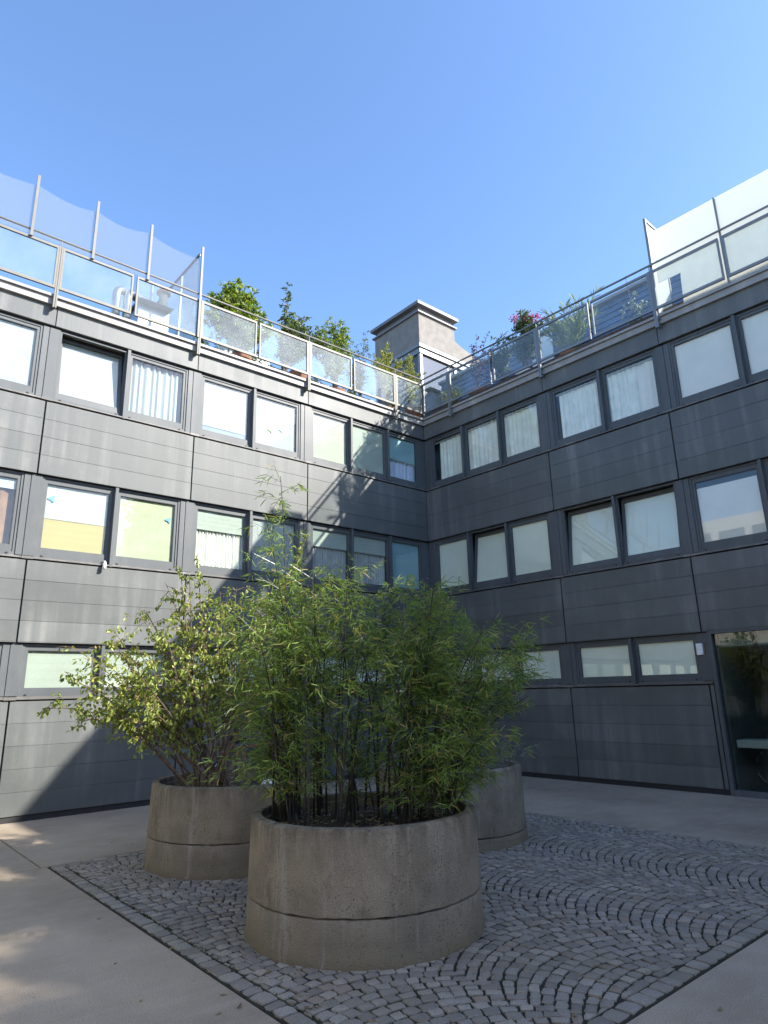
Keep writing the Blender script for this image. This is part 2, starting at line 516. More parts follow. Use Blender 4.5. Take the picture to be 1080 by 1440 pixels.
# leaves: each leaf two quads folded along its midrib
def leaf_mesh(name, C, D, S, L, W, mat, parent=None, fold=0.18, curl=0.15):
    C = np.asarray(C, float); D = np.asarray(D, float); S = np.asarray(S, float)
    n = len(C)
    L = np.broadcast_to(np.asarray(L, float), (n,))[:, None]; W = np.broadcast_to(np.asarray(W, float), (n,))[:, None]
    D = D / np.linalg.norm(D, axis=1, keepdims=True)
    S = S - (S * D).sum(1, keepdims=True) * D
    S = S / (np.linalg.norm(S, axis=1, keepdims=True) + 1e-9)
    U = np.cross(S, D)
    V = np.empty((n, 6, 3))
    V[:, 0] = C
    V[:, 1] = C + D * L * .35 + S * W * .5 + U * W * fold
    V[:, 2] = C + D * L * .72 + S * W * .34 + U * (W * fold - L * curl * .4)
    V[:, 3] = C + D * L - U * L * curl
    V[:, 4] = C + D * L * .72 - S * W * .34 + U * (W * fold - L * curl * .4)
    V[:, 5] = C + D * L * .35 - S * W * .5 + U * W * fold
    off = np.array(parent_world(parent)) if parent else np.zeros(3)
    V = (V - off).reshape(-1, 3)
    me = bpy.data.meshes.new(name)
    me.vertices.add(n * 6); me.vertices.foreach_set("co", V.ravel())
    me.loops.add(n * 8); me.polygons.add(n * 2)
    idx = np.arange(n)[:, None] * 6
    lp = np.concatenate([idx + np.array([[0, 1, 2, 3]]), idx + np.array([[0, 3, 4, 5]])], axis=1).astype(np.int32)
    me.loops.foreach_set("vertex_index", lp.ravel())
    me.polygons.foreach_set("loop_start", np.arange(0, n * 8, 4, dtype=np.int32))
    me.polygons.foreach_set("loop_total", np.full(n * 2, 4, dtype=np.int32))
    me.update(calc_edges=True); me.validate()
    me.materials.append(mat)
    o = bpy.data.objects.new(name, me)
    COL.objects.link(o)
    if parent: o.parent = parent
    return o

def unit(n):
    v = nrg.normal(size=(n, 3))
    return v / np.linalg.norm(v, axis=1, keepdims=True)

# ------------------------------------------------------------------ the ground
DL = 0.0236
def mapL(s, b, z): return (-s, -b, z)
def mapR(s, b, z): return (math.sin(DL) * s - math.cos(DL) * b, -math.cos(DL) * s - math.sin(DL) * b, z)

g = MB(); g.box(-150, 150, -150, 150, -0.5, -0.07)
structure(g.build("ground", M_JOINT))

# concrete slabs round the sett square, with open joints between them
PX0, PX1, PY0, PY1 = -8.98, -3.08, -9.08, -3.16
def slab(mb, pts, ch=0.006):
    c = Vector((sum(p[0] for p in pts) / len(pts), sum(p[1] for p in pts) / len(pts), 0))
    n = len(pts)
    ins = []
    for p in pts:
        d = (c - Vector((p[0], p[1], 0))).normalized() * ch * 1.4
        ins.append((p[0] + d.x, p[1] + d.y))
    mb.add([(x, y, -0.08) for x, y in pts] + [(x, y, -ch) for x, y in pts] + [(x, y, 0) for x, y in ins],
           [tuple(range(n))[::-1]] + [(i, (i + 1) % n, n + (i + 1) % n, n + i) for i in range(n)] +
           [(n + i, n + (i + 1) % n, 2 * n + (i + 1) % n, 2 * n + i) for i in range(n)] + [tuple(range(2 * n, 3 * n))])
pv = MB(); J = 0.009
def rect(x0, x1, y0, y1): slab(pv, [(x0 + J, y0 + J), (x1 - J, y0 + J), (x1 - J, y1 - J), (x0 + J, y1 - J)])
YE = 0.2
rect(-19, PX0 - 0.06, PY1 - 0.02, YE)
rect(PX0 - 0.06, -1.2, PY1, YE); rect(-1.2, 0.7, -3.43, YE)
rect(-1.2, 0.7, PY0, -3.43); rect(PX1, -1.2, PY0, PY1)
rect(PX1, 0.9, -30, PY0)
rect(-19, PX0, -9.3, PY1 - 0.02); rect(-19, PX0, -30, -9.3)
rect(PX0, PX1, -14, PY0); rect(PX0, PX1, -30, -14)
structure(pv.build("pavement", M_PAVE))

# granite setts in segmental arches: columns 1.5 m wide along y, crests towards +y
def setts():
    vs = []; fs = []
    W = 1.5; sag = 0.31
    Rr = (W * W / 4 + sag * sag) / (2 * sag)
    half = math.asin(W / 2 / Rr)
    planters = [(-7.66, -6.89, 0.87), (-7.345, -4.215, 0.9), (-4.93, -5.19, 0.87)]
    def stone(cx, cy, ang, w, d):
        if not (PX0 + 0.118 < cx < PX1 - 0.118 and PY0 + 0.118 < cy < PY1 - 0.118): return
        emit(cx, cy, ang, w, d, True)
    def emit(cx, cy, ang, w, d, cut=False):
        for (px, py, pr) in planters:
            if math.hypot(cx - px, cy - py) < pr - 0.05: return
        w -= 0.009; d -= 0.011
        h = rng.uniform(-0.003, 0.003)
        tx, ty = rng.uniform(-.028, .028), rng.uniform(-.028, .028)
        ca, sa = math.cos(ang), math.sin(ang)
        n0 = len(vs)
        cor = []
        for (a, b) in ((-1, -1), (0.05, -1), (1, -1), (1, 0), (1, 1), (-0.05, 1), (-1, 1), (-1, 0)):
            k = 1.0 if a * b == 0 or abs(a) < .5 else 0.93
            cor.append((a * w / 2 * k + rng.uniform(-.006, .006), b * d / 2 * k + rng.uniform(-.006, .006)))
        for (sc, z) in ((1.0, -0.07), (1.0, -0.005 + h), (0.95, 0.001 + h), (0.80, 0.003 + h)):
            for (a, b) in cor:
                a2, b2 = a * sc, b * sc
                zz = z + (a2 * tx + b2 * ty if z > -0.05 else 0)
                vx, vy = cx + a2 * ca - b2 * sa, cy + a2 * sa + b2 * ca
                if cut:      # stones are trimmed where they meet the border course
                    e = 0.146 + (1 - sc) * .03
                    vx = min(max(vx, PX0 + e), PX1 - e); vy = min(max(vy, PY0 + e), PY1 - e)
                vs.append((vx, vy, zz))
        for l in range(3):
            for k in range(8):
                k2 = (k + 1) % 8
                fs.append((n0 + l * 8 + k, n0 + l * 8 + k2, n0 + (l + 1) * 8 + k2, n0 + (l + 1) * 8 + k))
        fs.append(tuple(range(n0 + 24, n0 + 32)))
    cols = [-10.1 + W * i for i in range(6)]       # column centres: cusps at x = -6.35, -4.85 ...
    for ci, xc in enumerate(cols):
        xc = -7.1 + W * (ci - 1)
        y = PY0 - 0.6 + rng.uniform(0, .05)
        while y < PY1 + 0.5:
            step = 0.094 + rng.uniform(-.005, .006)
            a = -half + rng.uniform(0, 0.02)
            while a < half:
                w = 0.098 + rng.uniform(-.018, .022)
                am = a + w / 2 / Rr
                cx = xc + Rr * math.sin(am); cy = y + step / 2 + Rr * math.cos(am) - Rr * math.cos(half)
                stone(cx + rng.uniform(-.004, .004), cy + rng.uniform(-.004, .004), -am + rng.uniform(-.07, .07), w, step * math.cos(am) + rng.uniform(-.003, .004))
                a += w / Rr
            y += step
    # a straight border course on each side
    for (x0, x1, yy) in ((PX0, PX1, PY0 + 0.075), (PX0, PX1, PY1 - 0.075)):
        x = x0 + .02
        while x < x1 - .05:
            w = rng.uniform(.09, .16); emit(x + w / 2, yy, rng.uniform(-.04, .04), w, .125); x += w
    for xx in (PX0 + .075, PX1 - .075):
        y = PY0 + .15
        while y < PY1 - .2:
            w = rng.uniform(.09, .16); emit(xx, y + w / 2, PI / 2 + rng.uniform(-.04, .04), w, .125); y += w
    m = MB(); m.v = vs; m.f = fs
    o = m.build("cobbles", M_COB, recalc=False)
    smooth_angle(o, 28)
    return o
structure(setts())
jb = MB(); jb.box(PX0, PX1, PY0, PY1, -0.066, -0.0065)
structure(jb.build("cobble_bedding", M_JOINT))

# ------------------------------------------------------------------ the two wings
H = 2.719
BANDS = [(1.713, 2.576), (3.864, 5.295), (6.583, 7.984)]
PANEZ = [(1.88, 2.45), (4.07, 5.16), (6.79, 7.87)]
SPAN = [(0.087, 1.713, 5), (2.576, 3.864, 4), (5.295, 6.583, 4)]

def pleats(fn, s0, s1, b, z0, z1, name, mat, parent, n=11, amp=0.022, gather=0.0):
    m = MB(fn)
    k = n * 8
    top = []
    ph = rng.uniform(0, 6)
    prof = [(s0 + (s1 - s0) * i / k, b + amp * math.sin(2 * PI * n * i / k + ph + 0.9 * math.sin(2.3 * i / 8 + ph)) + rng.uniform(-.003, .003)) for i in range(k + 1)]
    vs = [(s, o, z0 + 0.004 * math.sin(i)) for i, (s, o) in enumerate(prof)] + [(s, o * .97 + b * .03, z1) for s, o in prof]
    m.add(vs, [(i, i + 1, k + 2 + i, k + 1 + i) for i in range(k)])
    return m.build(name, mat, parent, smooth=True, recalc=False)

def make_window(fn, wing, s0, s1, floor, spec, tilt=0.0):
    """s0..s1 is the visible pane; outer frame, sash, pane and what hangs behind it"""
    z0, z1 = PANEZ[floor]
    bz0, bz1 = BANDS[floor]
    fr = MB(fn)
    fr.ring(s0 - 0.082, s1 + 0.082, bz0 + 0.052, bz1 - 0.03, (0.035, 0.035, 0.045, 0.03), -0.13, -0.058)
    w = fr.build("window", M_FRAME, wing)
    fb0 = bz0 + 0.052 + 0.045; ft1 = bz1 - 0.06
    def tfn(s, b, z):
        if tilt:
            dz = z - fb0; db = b + 0.12
            return fn(s, -0.12 + db * math.cos(tilt) - dz * math.sin(tilt), fb0 + dz * math.cos(tilt) + db * math.sin(tilt))
        return fn(s, b, z)
    sa = MB(tfn)
    sa.ring(s0 - 0.046, s1 + 0.046, fb0 + .001, ft1 - .001, (0.046, 0.046, z0 - fb0, ft1 - z1), -0.125, -0.074)
    sa.ring(s0 - 0.001, s1 + 0.001, z0 - .001, z1 + .001, 0.009, -0.0885, -0.081)
    sa.build("sash", M_FRAME, w)
    pa = MB(tfn); pa.box(s0 - 0.01, s1 + 0.01, -0.104, -0.098, z0 - 0.01, z1 + 0.01)
    pa.build("pane", M_GLASS, w)
    for sx in (s0 + 0.03, s1 - 0.03):
        dc = MB(fn)
        dc.box(sx - 0.016, sx + 0.016, -0.06, -0.048, fb0 - 0.034, fb0 - 0.014)
        dc.build("drain_cap", M_DARK, w)
    for it in spec:
        kind = it[0]
        if kind == 'blind':        # (blind, material, from, to) in fractions of the pane height
            _, mat, a, b_ = it
            bl = MB(tfn if tilt else fn)
            za, zb = z0 + (z1 - z0) * a, z0 + (z1 - z0) * b_
            n = 14; k = 0
            vs = []
            for i in range(n + 1):
                zz = za + (zb - za) * i / n
                o = -0.122 - 0.0008 * math.sin(i * 1.9 + s0 * 7)
                vs += [(s0 - 0.03, o, zz), ((s0 + s1) / 2, o - 0.004, zz), (s1 + 0.03, o, zz)]
            fs = []
            for i in range(n):
                for j in range(2):
                    fs.append((i * 3 + j, i * 3 + j + 1, (i + 1) * 3 + j + 1, (i + 1) * 3 + j))
            bl.add(vs, fs)
            bl.box(s0 - 0.03, s1 + 0.03, -0.130, -0.114, za - 0.014, za - 0.001)
            bl.build("blind", mat, w, smooth=False, recalc=False)
        elif kind == 'curtain':    # (curtain, material, s-from, s-to, top fraction, pleats)
            _, mat, a, b_, t, npl = it
            pleats(fn, s0 + (s1 - s0) * a - .03 * (a == 0), s0 + (s1 - s0) * b_ + .03 * (b_ == 1), -0.175, z0 - 0.05, z0 + (z1 - z0) * t, "curtain", mat, w, npl)
        elif kind == 'rail':
            zz = z0 + (z1 - z0) * it[1]
            rl = MB(fn); rl.box(s0 - 0.03, s1 + 0.03, -0.165, -0.14, zz, zz + 0.035)
            rl.build("curtain_rail", M_WHITE, w)
        elif kind == 'sticker':
            _, mat, a, c_, r_ = it
            st = MB(fn)
            cs, cz = s0 + (s1 - s0) * a, z0 + (z1 - z0) * c_
            st.poly([(cs + r_ * math.cos(t) * (1 + .45 * math.cos(3 * t)), cz + r_ * math.sin(t) * (1 + .45 * math.cos(3 * t))) for t in [i * PI / 12 for i in range(24)]], -0.108, -0.1055)
            st.build("sticker", mat, w)
    return w

M_LILACB = simple("blue_blind", (0.22, 0.27, 0.40), 0.8, 0, 0.08, 3)
def make_wing(name, label, fn, length, starts, panes, specs, tilts, base_loc, skip=None, door_s=None):
    """starts: s of the vertical panel joints; panes: list of (s0, s1); specs[(floor, index)]"""
    wing = thing(name, label, "building", base_loc)
    edges = [0.0] + starts
    # boards
    cl = MB(fn)
    for fi, (z0, z1, n) in enumerate(SPAN):
        for i in range(len(edges) - 1):
            a0 = edges[i] + (0.012 if i else 0.004); a1 = edges[i + 1] - 0.012
            if fi == 0 and door_s is not None:
                if a0 > door_s: continue
                a1 = min(a1, door_s - 0.02)
            hb = (z1 - z0 - 0.02) / n
            for k in range(n):
                cl.board(a0, a1, -0.04, rng.uniform(-.0015, .0015), z0 + k * hb + 0.0011, z0 + (k + 1) * hb - 0.0011, 0.0028)
            # drip lip under the spandrel
            if fi:
                cl.box(a0, a1, -0.03, 0.012, z0 - 0.012, z0 - 0.001)
    cl.build("cladding", M_PANEL, wing)
    bk = MB(fn)
    for fi, (z0, z1, n) in enumerate(SPAN):
        e = door_s - 0.02 if (fi == 0 and door_s) else length
        bk.box(0.0, e, -0.2, -0.045, z0 - (0.0 if fi else 0.087), z1 - .004)
    bk.build("backing_wall", M_DARK, wing)
    fa = MB(fn)
    for i in range(len(edges) - 1):
        fa.board(edges[i] + (0.005 if i else 0.003), edges[i + 1] - 0.005, -0.05, 0.0, BANDS[2][1], 8.345, 0.006)
    fa.build("fascia", M_FASCIA, wing)
    co = MB(fn)
    co.box(-0.065 if fn is mapL else -0.066, length, -0.06, 0.062, 8.347, 8.472)
    co.box(-0.1, length, -0.06, 0.104, 8.476, 8.528)
    co.build("coping", M_COPING, wing)
    rf = MB(fn); rf.box(-6, length, -7.5, -0.063, 8.2, 8.42)
    rf.build("roof_terrace", M_GRAVEL, wing)
    pl = MB(fn); pl.box(0, door_s if door_s else length, -0.044, -0.02, 0.0, 0.086)
    pl.build("plinth", M_DARK, wing)
    # window bands
    for fi, (z0, z1) in enumerate(BANDS):
        lim = door_s if (fi == 0 and door_s) else length
        si = MB(fn); si.box(0.02, lim - (.02 if door_s and fi == 0 else 0), -0.13, 0.02, z0 + 0.004, z0 + 0.028)
        si.box(0.02, lim - (.02 if door_s and fi == 0 else 0), -0.13, -0.052, z0 + 0.029, z0 + 0.05)
        for e in starts:                                        # joint covers over each panel joint
            if e < lim - .1: si.box(e - 0.085, e + 0.085, -0.1, 0.026, z0 - 0.004, z0 + 0.036)
        si.build("sill", M_SILL, wing)
        hd = MB(fn); hd.box(0.02, lim, -0.13, -0.064, z1 - 0.028, z1 - 0.002)
        hd.build("head_rail", M_DARK, wing)
        ps = [p for p in panes if p[0] < lim - .3]
        for i, (s0, s1) in enumerate(ps):
            if (fi, i) in (skip or ()): continue
            make_window(fn, wing, s0, s1, fi, specs.get((fi, i), [('blind', M_PALEG, 0, 1)]), tilts.get((fi, i), 0))
            nx = ps[i + 1][0] if i + 1 < len(ps) else None
            a = s1 + 0.084
            if nx is None: continue
            b = nx - 0.084
            if b - a > 0.12:      # wide pier between bays, two covers meeting in a fine joint
                pr = MB(fn); mid = b - 0.1
                pr.board(a, mid - .003, -0.13, -0.036, z0 + .052, z1 - .03, .004)
                pr.board(mid + .003, b, -0.13, -0.04, z0 + .052, z1 - .03, .004)
                pr.build("pier", M_FRAME, wing)
            else:                 # mullion with a fin standing proud
                mid = (s1 + nx) / 2
                mu = MB(fn)
                mu.box(mid - 0.026, mid + 0.026, -0.13, 0.024, z0 - 0.006, z1 - .031)
                mu.build("mullion", M_FRAME, wing)
        pr = MB(fn); pr.board(-0.049, ps[0][0] - 0.084, -0.13, -0.05, z0 + .052, z1 - .03, .004)
        pr.build("pier", M_FRAME, wing)
        if fi == 0 and door_s:
            pr = MB(fn); pr.board(ps[-1][1] + 0.084, door_s - .002, -0.13, -0.036, z0 + .052, z1 - .03, .004)
            pr.build("pier", M_FRAME, wing)
    # rooms behind
    rm = MB(fn)
    for fi, (z0, z1) in enumerate(BANDS):
        lim = (door_s - .1) if (fi == 0 and door_s) else length
        rm.box(0.0, lim, -1.6, -1.5, z0 - 1.2 if fi else 0, z1 + .1)
        rm.box(0.0, lim, -1.5, -0.21, z1 + .0, z1 + .12)
        rm.box(0.0, lim, -1.5, -0.21, z0 - .3, z0 - .2)
        for e in starts:
            if e < lim: rm.box(e - .06, e + .06, -1.5, -0.21, z0 - .2, z1 - .01)
    rm.box(-5.0, length, -7.4, -7.2, 0, 8.19)
    rm.build("interior", M_ROOM, wing)
    return wing

aL = [3.603 + 2.642 * k for k in range(6)]
panesL = [(0.25, 1.17), (1.32, 2.31), (2.46, 3.41)]
for a in aL[:-1]:
    panesL += [(a + 0.255, a + 1.265), (a + 1.45, a + 2.455)]
B, C_ = 'blind', 'curtain'
specL = {
    (2, 0): [('rail', .42), (C_, M_LILAC, 0, 1, .42, 8), (B, M_TEALREFL, .46, 1)],
    (2, 1): [(B, M_GREENW, 0, 1)], (2, 2): [(B, M_CREAM, 0, 1)],
    (2, 3): [(B, M_WHITE, 0, 1), ('sticker', M_STICKN, .36, .42, .045), ('sticker', M_STICKG, .62, .36, .05)],
    (2, 4): [(B, M_WHITE, .12, 1), (B, M_LILACB, 0, .115)],
    (2, 5): [(C_, M_WHITE, 0.0, 1, 1.0, 9)], (2, 6): [(B, M_WHITE, 0, 1)],
    (2, 7): [(B, M_WHITE, 0, 1)], (2, 8): [(B, M_WHITE, 0, 1)],
    (1, 0): [(B, M_TEALREFL, 0, 1)], (1, 1): [(B, M_GREENW, .66, 1), (C_, M_GREYCUR, 0, 1, .68, 14)],
    (1, 2): [(B, M_GREENW, .66, 1), (C_, M_GREYCUR, 0, 1, .68, 14)],
    (1, 3): [(B, M_WHITE, .04, 1)], (1, 4): [(B, M_GREENW, .66, 1), (C_, M_SHEER, 0, 1, .68, 15)],
    (1, 5): [(B, M_LEMON, 0, 1), ('sticker', M_STICKER, .1, .72, .04)],
    (1, 6): [(B, M_CREAM, .48, 1), (B, M_YELLOW, 0, .475), ('sticker', M_STICKER, .9, .78, .045)],
    (1, 7): [(B, M_WHITE, .85, 1), (C_, M_BROWN, 0, 1, .86, 5)],
    (0, 5): [(B, M_GREENW, 0, 1)], (0, 6): [(B, M_GREENW, 0, 1)],
}
wingL = make_wing("apartment_wing", "sunlit grey clad apartment wing on the left side of the courtyard", mapL, 16.7, aL, panesL, specL,
                  {(2, 6): R(7)}, (-8, 0, 0))

b = MB(); b.box(0.055, 0.32, 0.055, 0.32, 0, 8.19); b.build("corner_post", M_DARK, wingL)
aR = [3.67 + 2.639 * k for k in range(9)]
panesR = [(0.26, 1.2), (1.37, 2.32), (2.49, 3.43)]
for a in aR[:-1]:
    panesR += [(a + 0.23, a + 1.25), (a + 1.43, a + 2.45)]
specR = {}
for i in range(3):
    specR[(2, i)] = [(C_, M_SHEER, 0.12 if i == 0 else 0, 1, 1.0, 8), ('rail', .95)]
specR[(2, 3)] = [(C_, M_SHEER, 0.06, 1, 1.0, 9), ('rail', .95)]
specR[(2, 4)] = [(C_, M_SHEER, 0, .62, 1.0, 6), ('rail', .95), (C_, M_BEIGE, .62, 1, .96, 2)]
for i in range(5, 20):
    specR[(2, i)] = [(B, M_BEIGE, 0, 1)]
    specR[(1, i)] = [(B, M_BEIGE, 0, .9)]
for i in range(5):
    specR[(1, i)] = [(B, M_PALEG, 0, 1)]
    specR[(0, i)] = [(B, M_PALEG, 0, 1)]
DOOR = 6.40
wingR = make_wing("apartment_wing", "shaded dark grey apartment wing on the right side of the courtyard", mapR, 24.8, aR, panesR, specR,
                  {(1, 1): R(7), (1, 3): R(7), (1, 4): R(7)}, (0, -6, 0), door_s=DOOR)

# entrance glazing at the right end of the shaded wing
def entrance(fn, wing):
    fr = MB(fn)
    L0, L1 = DOOR, 11.6
    fr.box(L0, L0 + 0.06, -0.12, 0.012, 0.0, 2.60)
    fr.box(L0 + 0.06, L1, -0.12, 0.006, 2.52, 2.575)
    fr.box(L0 + 0.06, L1, -0.12, 0.006, 0.0, 0.09)
    for s in (8.95, 11.54): fr.box(s, s + 0.06, -0.12, 0.004, 0.09, 2.52)
    f = fr.build("entrance_frame", M_FRAME, wing)
    pa = MB(fn); pa.box(L0 + 0.06, L1 - 0.06, -0.07, -0.062, 0.09, 2.52)
    pa.build("glass_pane", M_DOORGLASS, f)
    rm = MB(fn)
    rm.box(L0 + .1, L1, -3.6, -3.5, 0, 2.7); rm.box(L0 + .0, L0 + .1, -3.5, -0.13, 0, 2.7); rm.box(L1, L1 + .1, -3.5, -.1, 0, 2.7)
    rm.box(L0 + .1, L1, -3.5, -0.13, -0.05, 0.02); rm.box(L0 + .1, L1, -3.5, -0.13, 2.65, 2.75)
    rm.build("lobby", M_ROOM, f)
    bh = MB(fn); bh.box(L0 + .1, 7.02, -0.5, -0.2, 2.30, 2.649); bh.box(7.09, L1 - .1, -0.5, -0.2, 2.30, 2.649)  # white boxes stand in for the pale facade mirrored in the glass
    bh.build("reflected_band", M_WHITE, f)
    rest = MB(fn); rest.box(11.6, 24.8, -0.2, -0.01, 0, 1.71)
    rest.build("base_wall", M_PANEL, wing)
entrance(mapR, wingR)
sh = thing("reflected_strip", "pale board added behind the entrance glass for a reflected strip of sunlit ground", "reflected_strip", mapR(7.5, -0.6, 0.02))
b = MB(mapR); b.board(6.52, 8.8, -0.60, -0.2, 0.71, 0.83, .01); b.build("seat", M_STRIPPALE, sh)  # board on legs added to show the bright ground the glass mirrors
for s in (6.9, 8.5):
    b = MB(mapR); b.box(s - .04, s + .04, -0.55, -0.25, 0.02, 0.71); b.build("strip_leg", M_BIKEBLACK, sh)

# small fittings on the walls
wl = thing("wall_light", "small white box light on the dark wall beside the entrance glass", "wall light", mapR(6.24, 0, 2.28))
b = MB(mapR); b.board(6.185, 6.29, -0.055, 0.012, 2.185, 2.375, .006); b.build("housing", M_LAMP, wl)
b = MB(mapR); b.box(6.29, 6.315, -0.055, -0.01, 2.19, 2.37); b.build("side_cover", M_ALU, wl)
ws = thing("wall_spout", "small white spout hanging under the yellow blind window", "spout", (-7.71, 0, 3.85))
b = MB(); b.tube([(-7.715, -0.02, 3.93), (-7.715, -0.06, 3.925), (-7.72, -0.075, 3.88), (-7.725, -0.075, 3.80)], [0.014, 0.018, 0.03, 0.034], 10)
b.build("nozzle", M_LAMP, ws, smooth=True)
b = MB(); b.box(-7.735, -7.695, -0.022, 0.0, 3.91, 3.96); b.build("bracket", M_ALU, ws)

# the wings that close the courtyard behind the camera, seen only in reflections
M_RENDER = simple("white_render", (0.82, 0.77, 0.68), 0.9, 0, 0.05, 2)
def plain_wing(label, x0, x1, y0, y1, face, loc):
    t = thing("apartment_wing", label, "building", loc)
    b = MB(); b.box(x0, x1, y0, y1, 0, 8.4); b.build("wall", M_RENDER, t)
    b = MB()
    if face == 'x': b.box(x1 + .001, x1 + .03, y0, y1, 0, 3.2)
    else: b.box(x0, x1, y1 + .001, y1 + .03, 0, 3.2)
    b.build("base_wall", M_FRAME, t)
    for z0, z1 in BANDS[1:]:
        m = MB()
        if face == 'x':
            k = y0 + .6
            while k < y1 - 1.2: m.box(x1, x1 + .02, k, k + 1.0, z0 + .15, z1 - .1); k += 1.32
        else:
            k = x0 + .6
            while k < x1 - 1.2: m.box(k, k + 1.0, y1, y1 + .02, z0 + .15, z1 - .1); k += 1.32
        m.build("window_band", M_FRAME, t)
plain_wing("white rendered apartment wing closing the courtyard on the west", -22, -16.72, -25, 2, 'x', (-19, -12, 0))
plain_wing("white rendered apartment wing closing the courtyard on the south", -16.7, -0.2, -30, -24.9, 'y', (-8, -27, 0))

# ------------------------------------------------------------------ terrace railings
def railing(name, label, fn, joints, halves, length, loc, mat, corner):
    t = thing(name, label, "railing", loc)
    O0, O1 = 0.108, 0.148
    hr = MB(fn); hr.tube([(corner, 0.13, 9.60), (length, 0.13, 9.60)], 0.021, 8); hr.build("handrail", mat, t, smooth=True)
    allj = sorted([(j, 'post') for j in joints] + [(h, 'half') for h in halves])
    for j in joints:
        p = MB(fn)
        p.box(j - 0.031, j - 0.004, O0 - .002, O1 + .004, 8.25, 9.47); p.box(j + 0.004, j + 0.031, O0 - .002, O1 + .004, 8.25, 9.47)
        p.box(j - 0.004, j + 0.004, O0 + .006, O1 - .006, 8.30, 9.585)
        p.box(j - 0.028, j + 0.028, 0.0, O0 - .003, 8.29, 8.335)
        p.build("post", mat, t)
    cp = MB(fn); cp.box(corner - .025, corner + .02, O0, O1, 8.6, 9.585); cp.build("post", mat, t)
    stops = [corner] + [a for a, k in allj] + [length]
    for i in range(len(stops) - 1):
        a, b_ = stops[i] + .034, stops[i + 1] - .034
        f = MB(fn); f.ring(a, b_, 8.622, 9.466, (0.032, 0.032, 0.05, 0.046), O0, O1)
        fo = f.build("panel_frame", mat, t)
        gp = MB(fn); gp.box(a + .03, b_ - .03, O0 + .016, O0 + .024, 8.66, 9.43); gp.build("glass_pane", M_RGLASS, fo)
    return t
railL = railing("terrace_railing", "pale steel and glass railing above the sunlit left wing", mapL, [1.07, 3.68, 6.32, 8.97, 11.6, 14.2], [2.43, 5.0, 7.65, 10.3, 12.9], 16.6, (-8, -0.13, 8.3), M_ALU, 0.13)
railR = railing("terrace_railing", "dark steel and glass railing above the shaded right wing", mapR, [1.06, 3.74, 6.39, 9.03, 11.67, 14.3, 16.95, 19.6, 22.2], [2.44, 5.06, 7.71, 10.35, 13.0, 15.6, 18.3, 20.9], 24.6, (0, -8, 8.3), M_RAIL, 0.13)

# windbreak net with its posts on the left terrace
nt_ = thing("windbreak_net", "pale mesh windbreak sagging between upright posts on the left terrace", "windbreak", (-10, -0.1, 9.4))
nposts = [6.36, 7.43, 8.45, 9.47, 10.5, 11.5, 12.6]
for i, s in enumerate(nposts):
    p = MB(mapL); p.box(s - .022, s + .022, 0.15, 0.185, 8.6 if i == 0 else 9.45, 10.69); p.build("post", M_ALU, nt_)
m = MB(mapL)
vs = []; nn = 8
for i in range(len(nposts) - 1):
    a, b_ = nposts[i] + .02, nposts[i + 1] - .02
    n0 = len(m.v)
    vs = []
    for k in range(nn + 1):
        u = k / nn
        zt = 10.49 - 0.06 * math.sin(PI * u) - (0.10 if i == 0 else 0) * (1 - u) + 0.02 * math.sin(i * 2.1 + u * 4)
        vs += [(a + (b_ - a) * u, 0.142, 9.49), (a + (b_ - a) * u, 0.142 - .02 * math.sin(PI * u), zt)]
    m.add(vs, [(2 * k, 2 * k + 2, 2 * k + 3, 2 * k + 1) for k in range(nn)])
m.build("mesh_sheet", M_NET, nt_, recalc=False)

# glass divider across the left terrace
dv = thing("glass_divider", "frosted glass divider running back across the left terrace", "partition", (-6.4, 1, 8.42))
b = MB(); b.box(-6.41, -6.37, -0.09, 2.4, 10.52, 10.56); b.box(-6.41, -6.37, -0.09, 2.4, 8.5, 8.55)
for y in (0.75, 1.6, 2.37): b.box(-6.41, -6.37, y, y + .04, 8.55, 10.52)
b.build("frame", M_RAIL, dv)
b = MB(); b.box(-6.395, -6.385, -0.09, 2.37, 8.55, 10.52); b.build("glass_pane", glass("divider_glass", (0.8, 0.86, 0.84), 1.3, 0.22), dv)

# white privacy screen on the right terrace
sc = thing("privacy_screen", "tall white frosted screen behind the railing on the right terrace", "screen", mapR(10, 0, 8.4))
p = MB(mapR); p.box(6.40, 6.445, 0.06, 0.105, 8.42, 10.69); p.box(6.40, 6.445, -0.62, 0.06, 10.63, 10.685)
p.box(6.40, 6.445, -0.665, -0.62, 8.42, 10.685); p.build("return_frame", M_RAIL, sc)
p = MB(mapR); p.box(6.415, 6.43, -0.62, 0.06, 8.6, 10.60); p.build("return_panel", M_FROST, sc)
sj = [6.50] + [7.715 + 1.32 * k for k in range(13)]
for i in range(len(sj) - 1):
    a, b_ = sj[i] + .012, sj[i + 1] - .012
    p = MB(mapR); p.box(a, b_, 0.05, 0.062, 9.45, 10.34); p.build("panel", M_FROST, sc)
    p = MB(mapR)
    if i == 0: p.poly([(6.90, 8.5), (b_, 8.5), (b_, 9.44), (6.5, 9.44), (6.5, 9.19), (6.93, 9.19), (6.92, 9.1)], 0.05, 0.062)
    else: p.box(a, b_, 0.05, 0.062, 8.5, 9.44)
    p.build("panel", M_FROST, sc)
    if i: 
        p = MB(mapR); p.box(sj[i] - .014, sj[i] + .014, 0.063, 0.1, 8.5, 10.34); p.build("post", M_RAIL, sc)

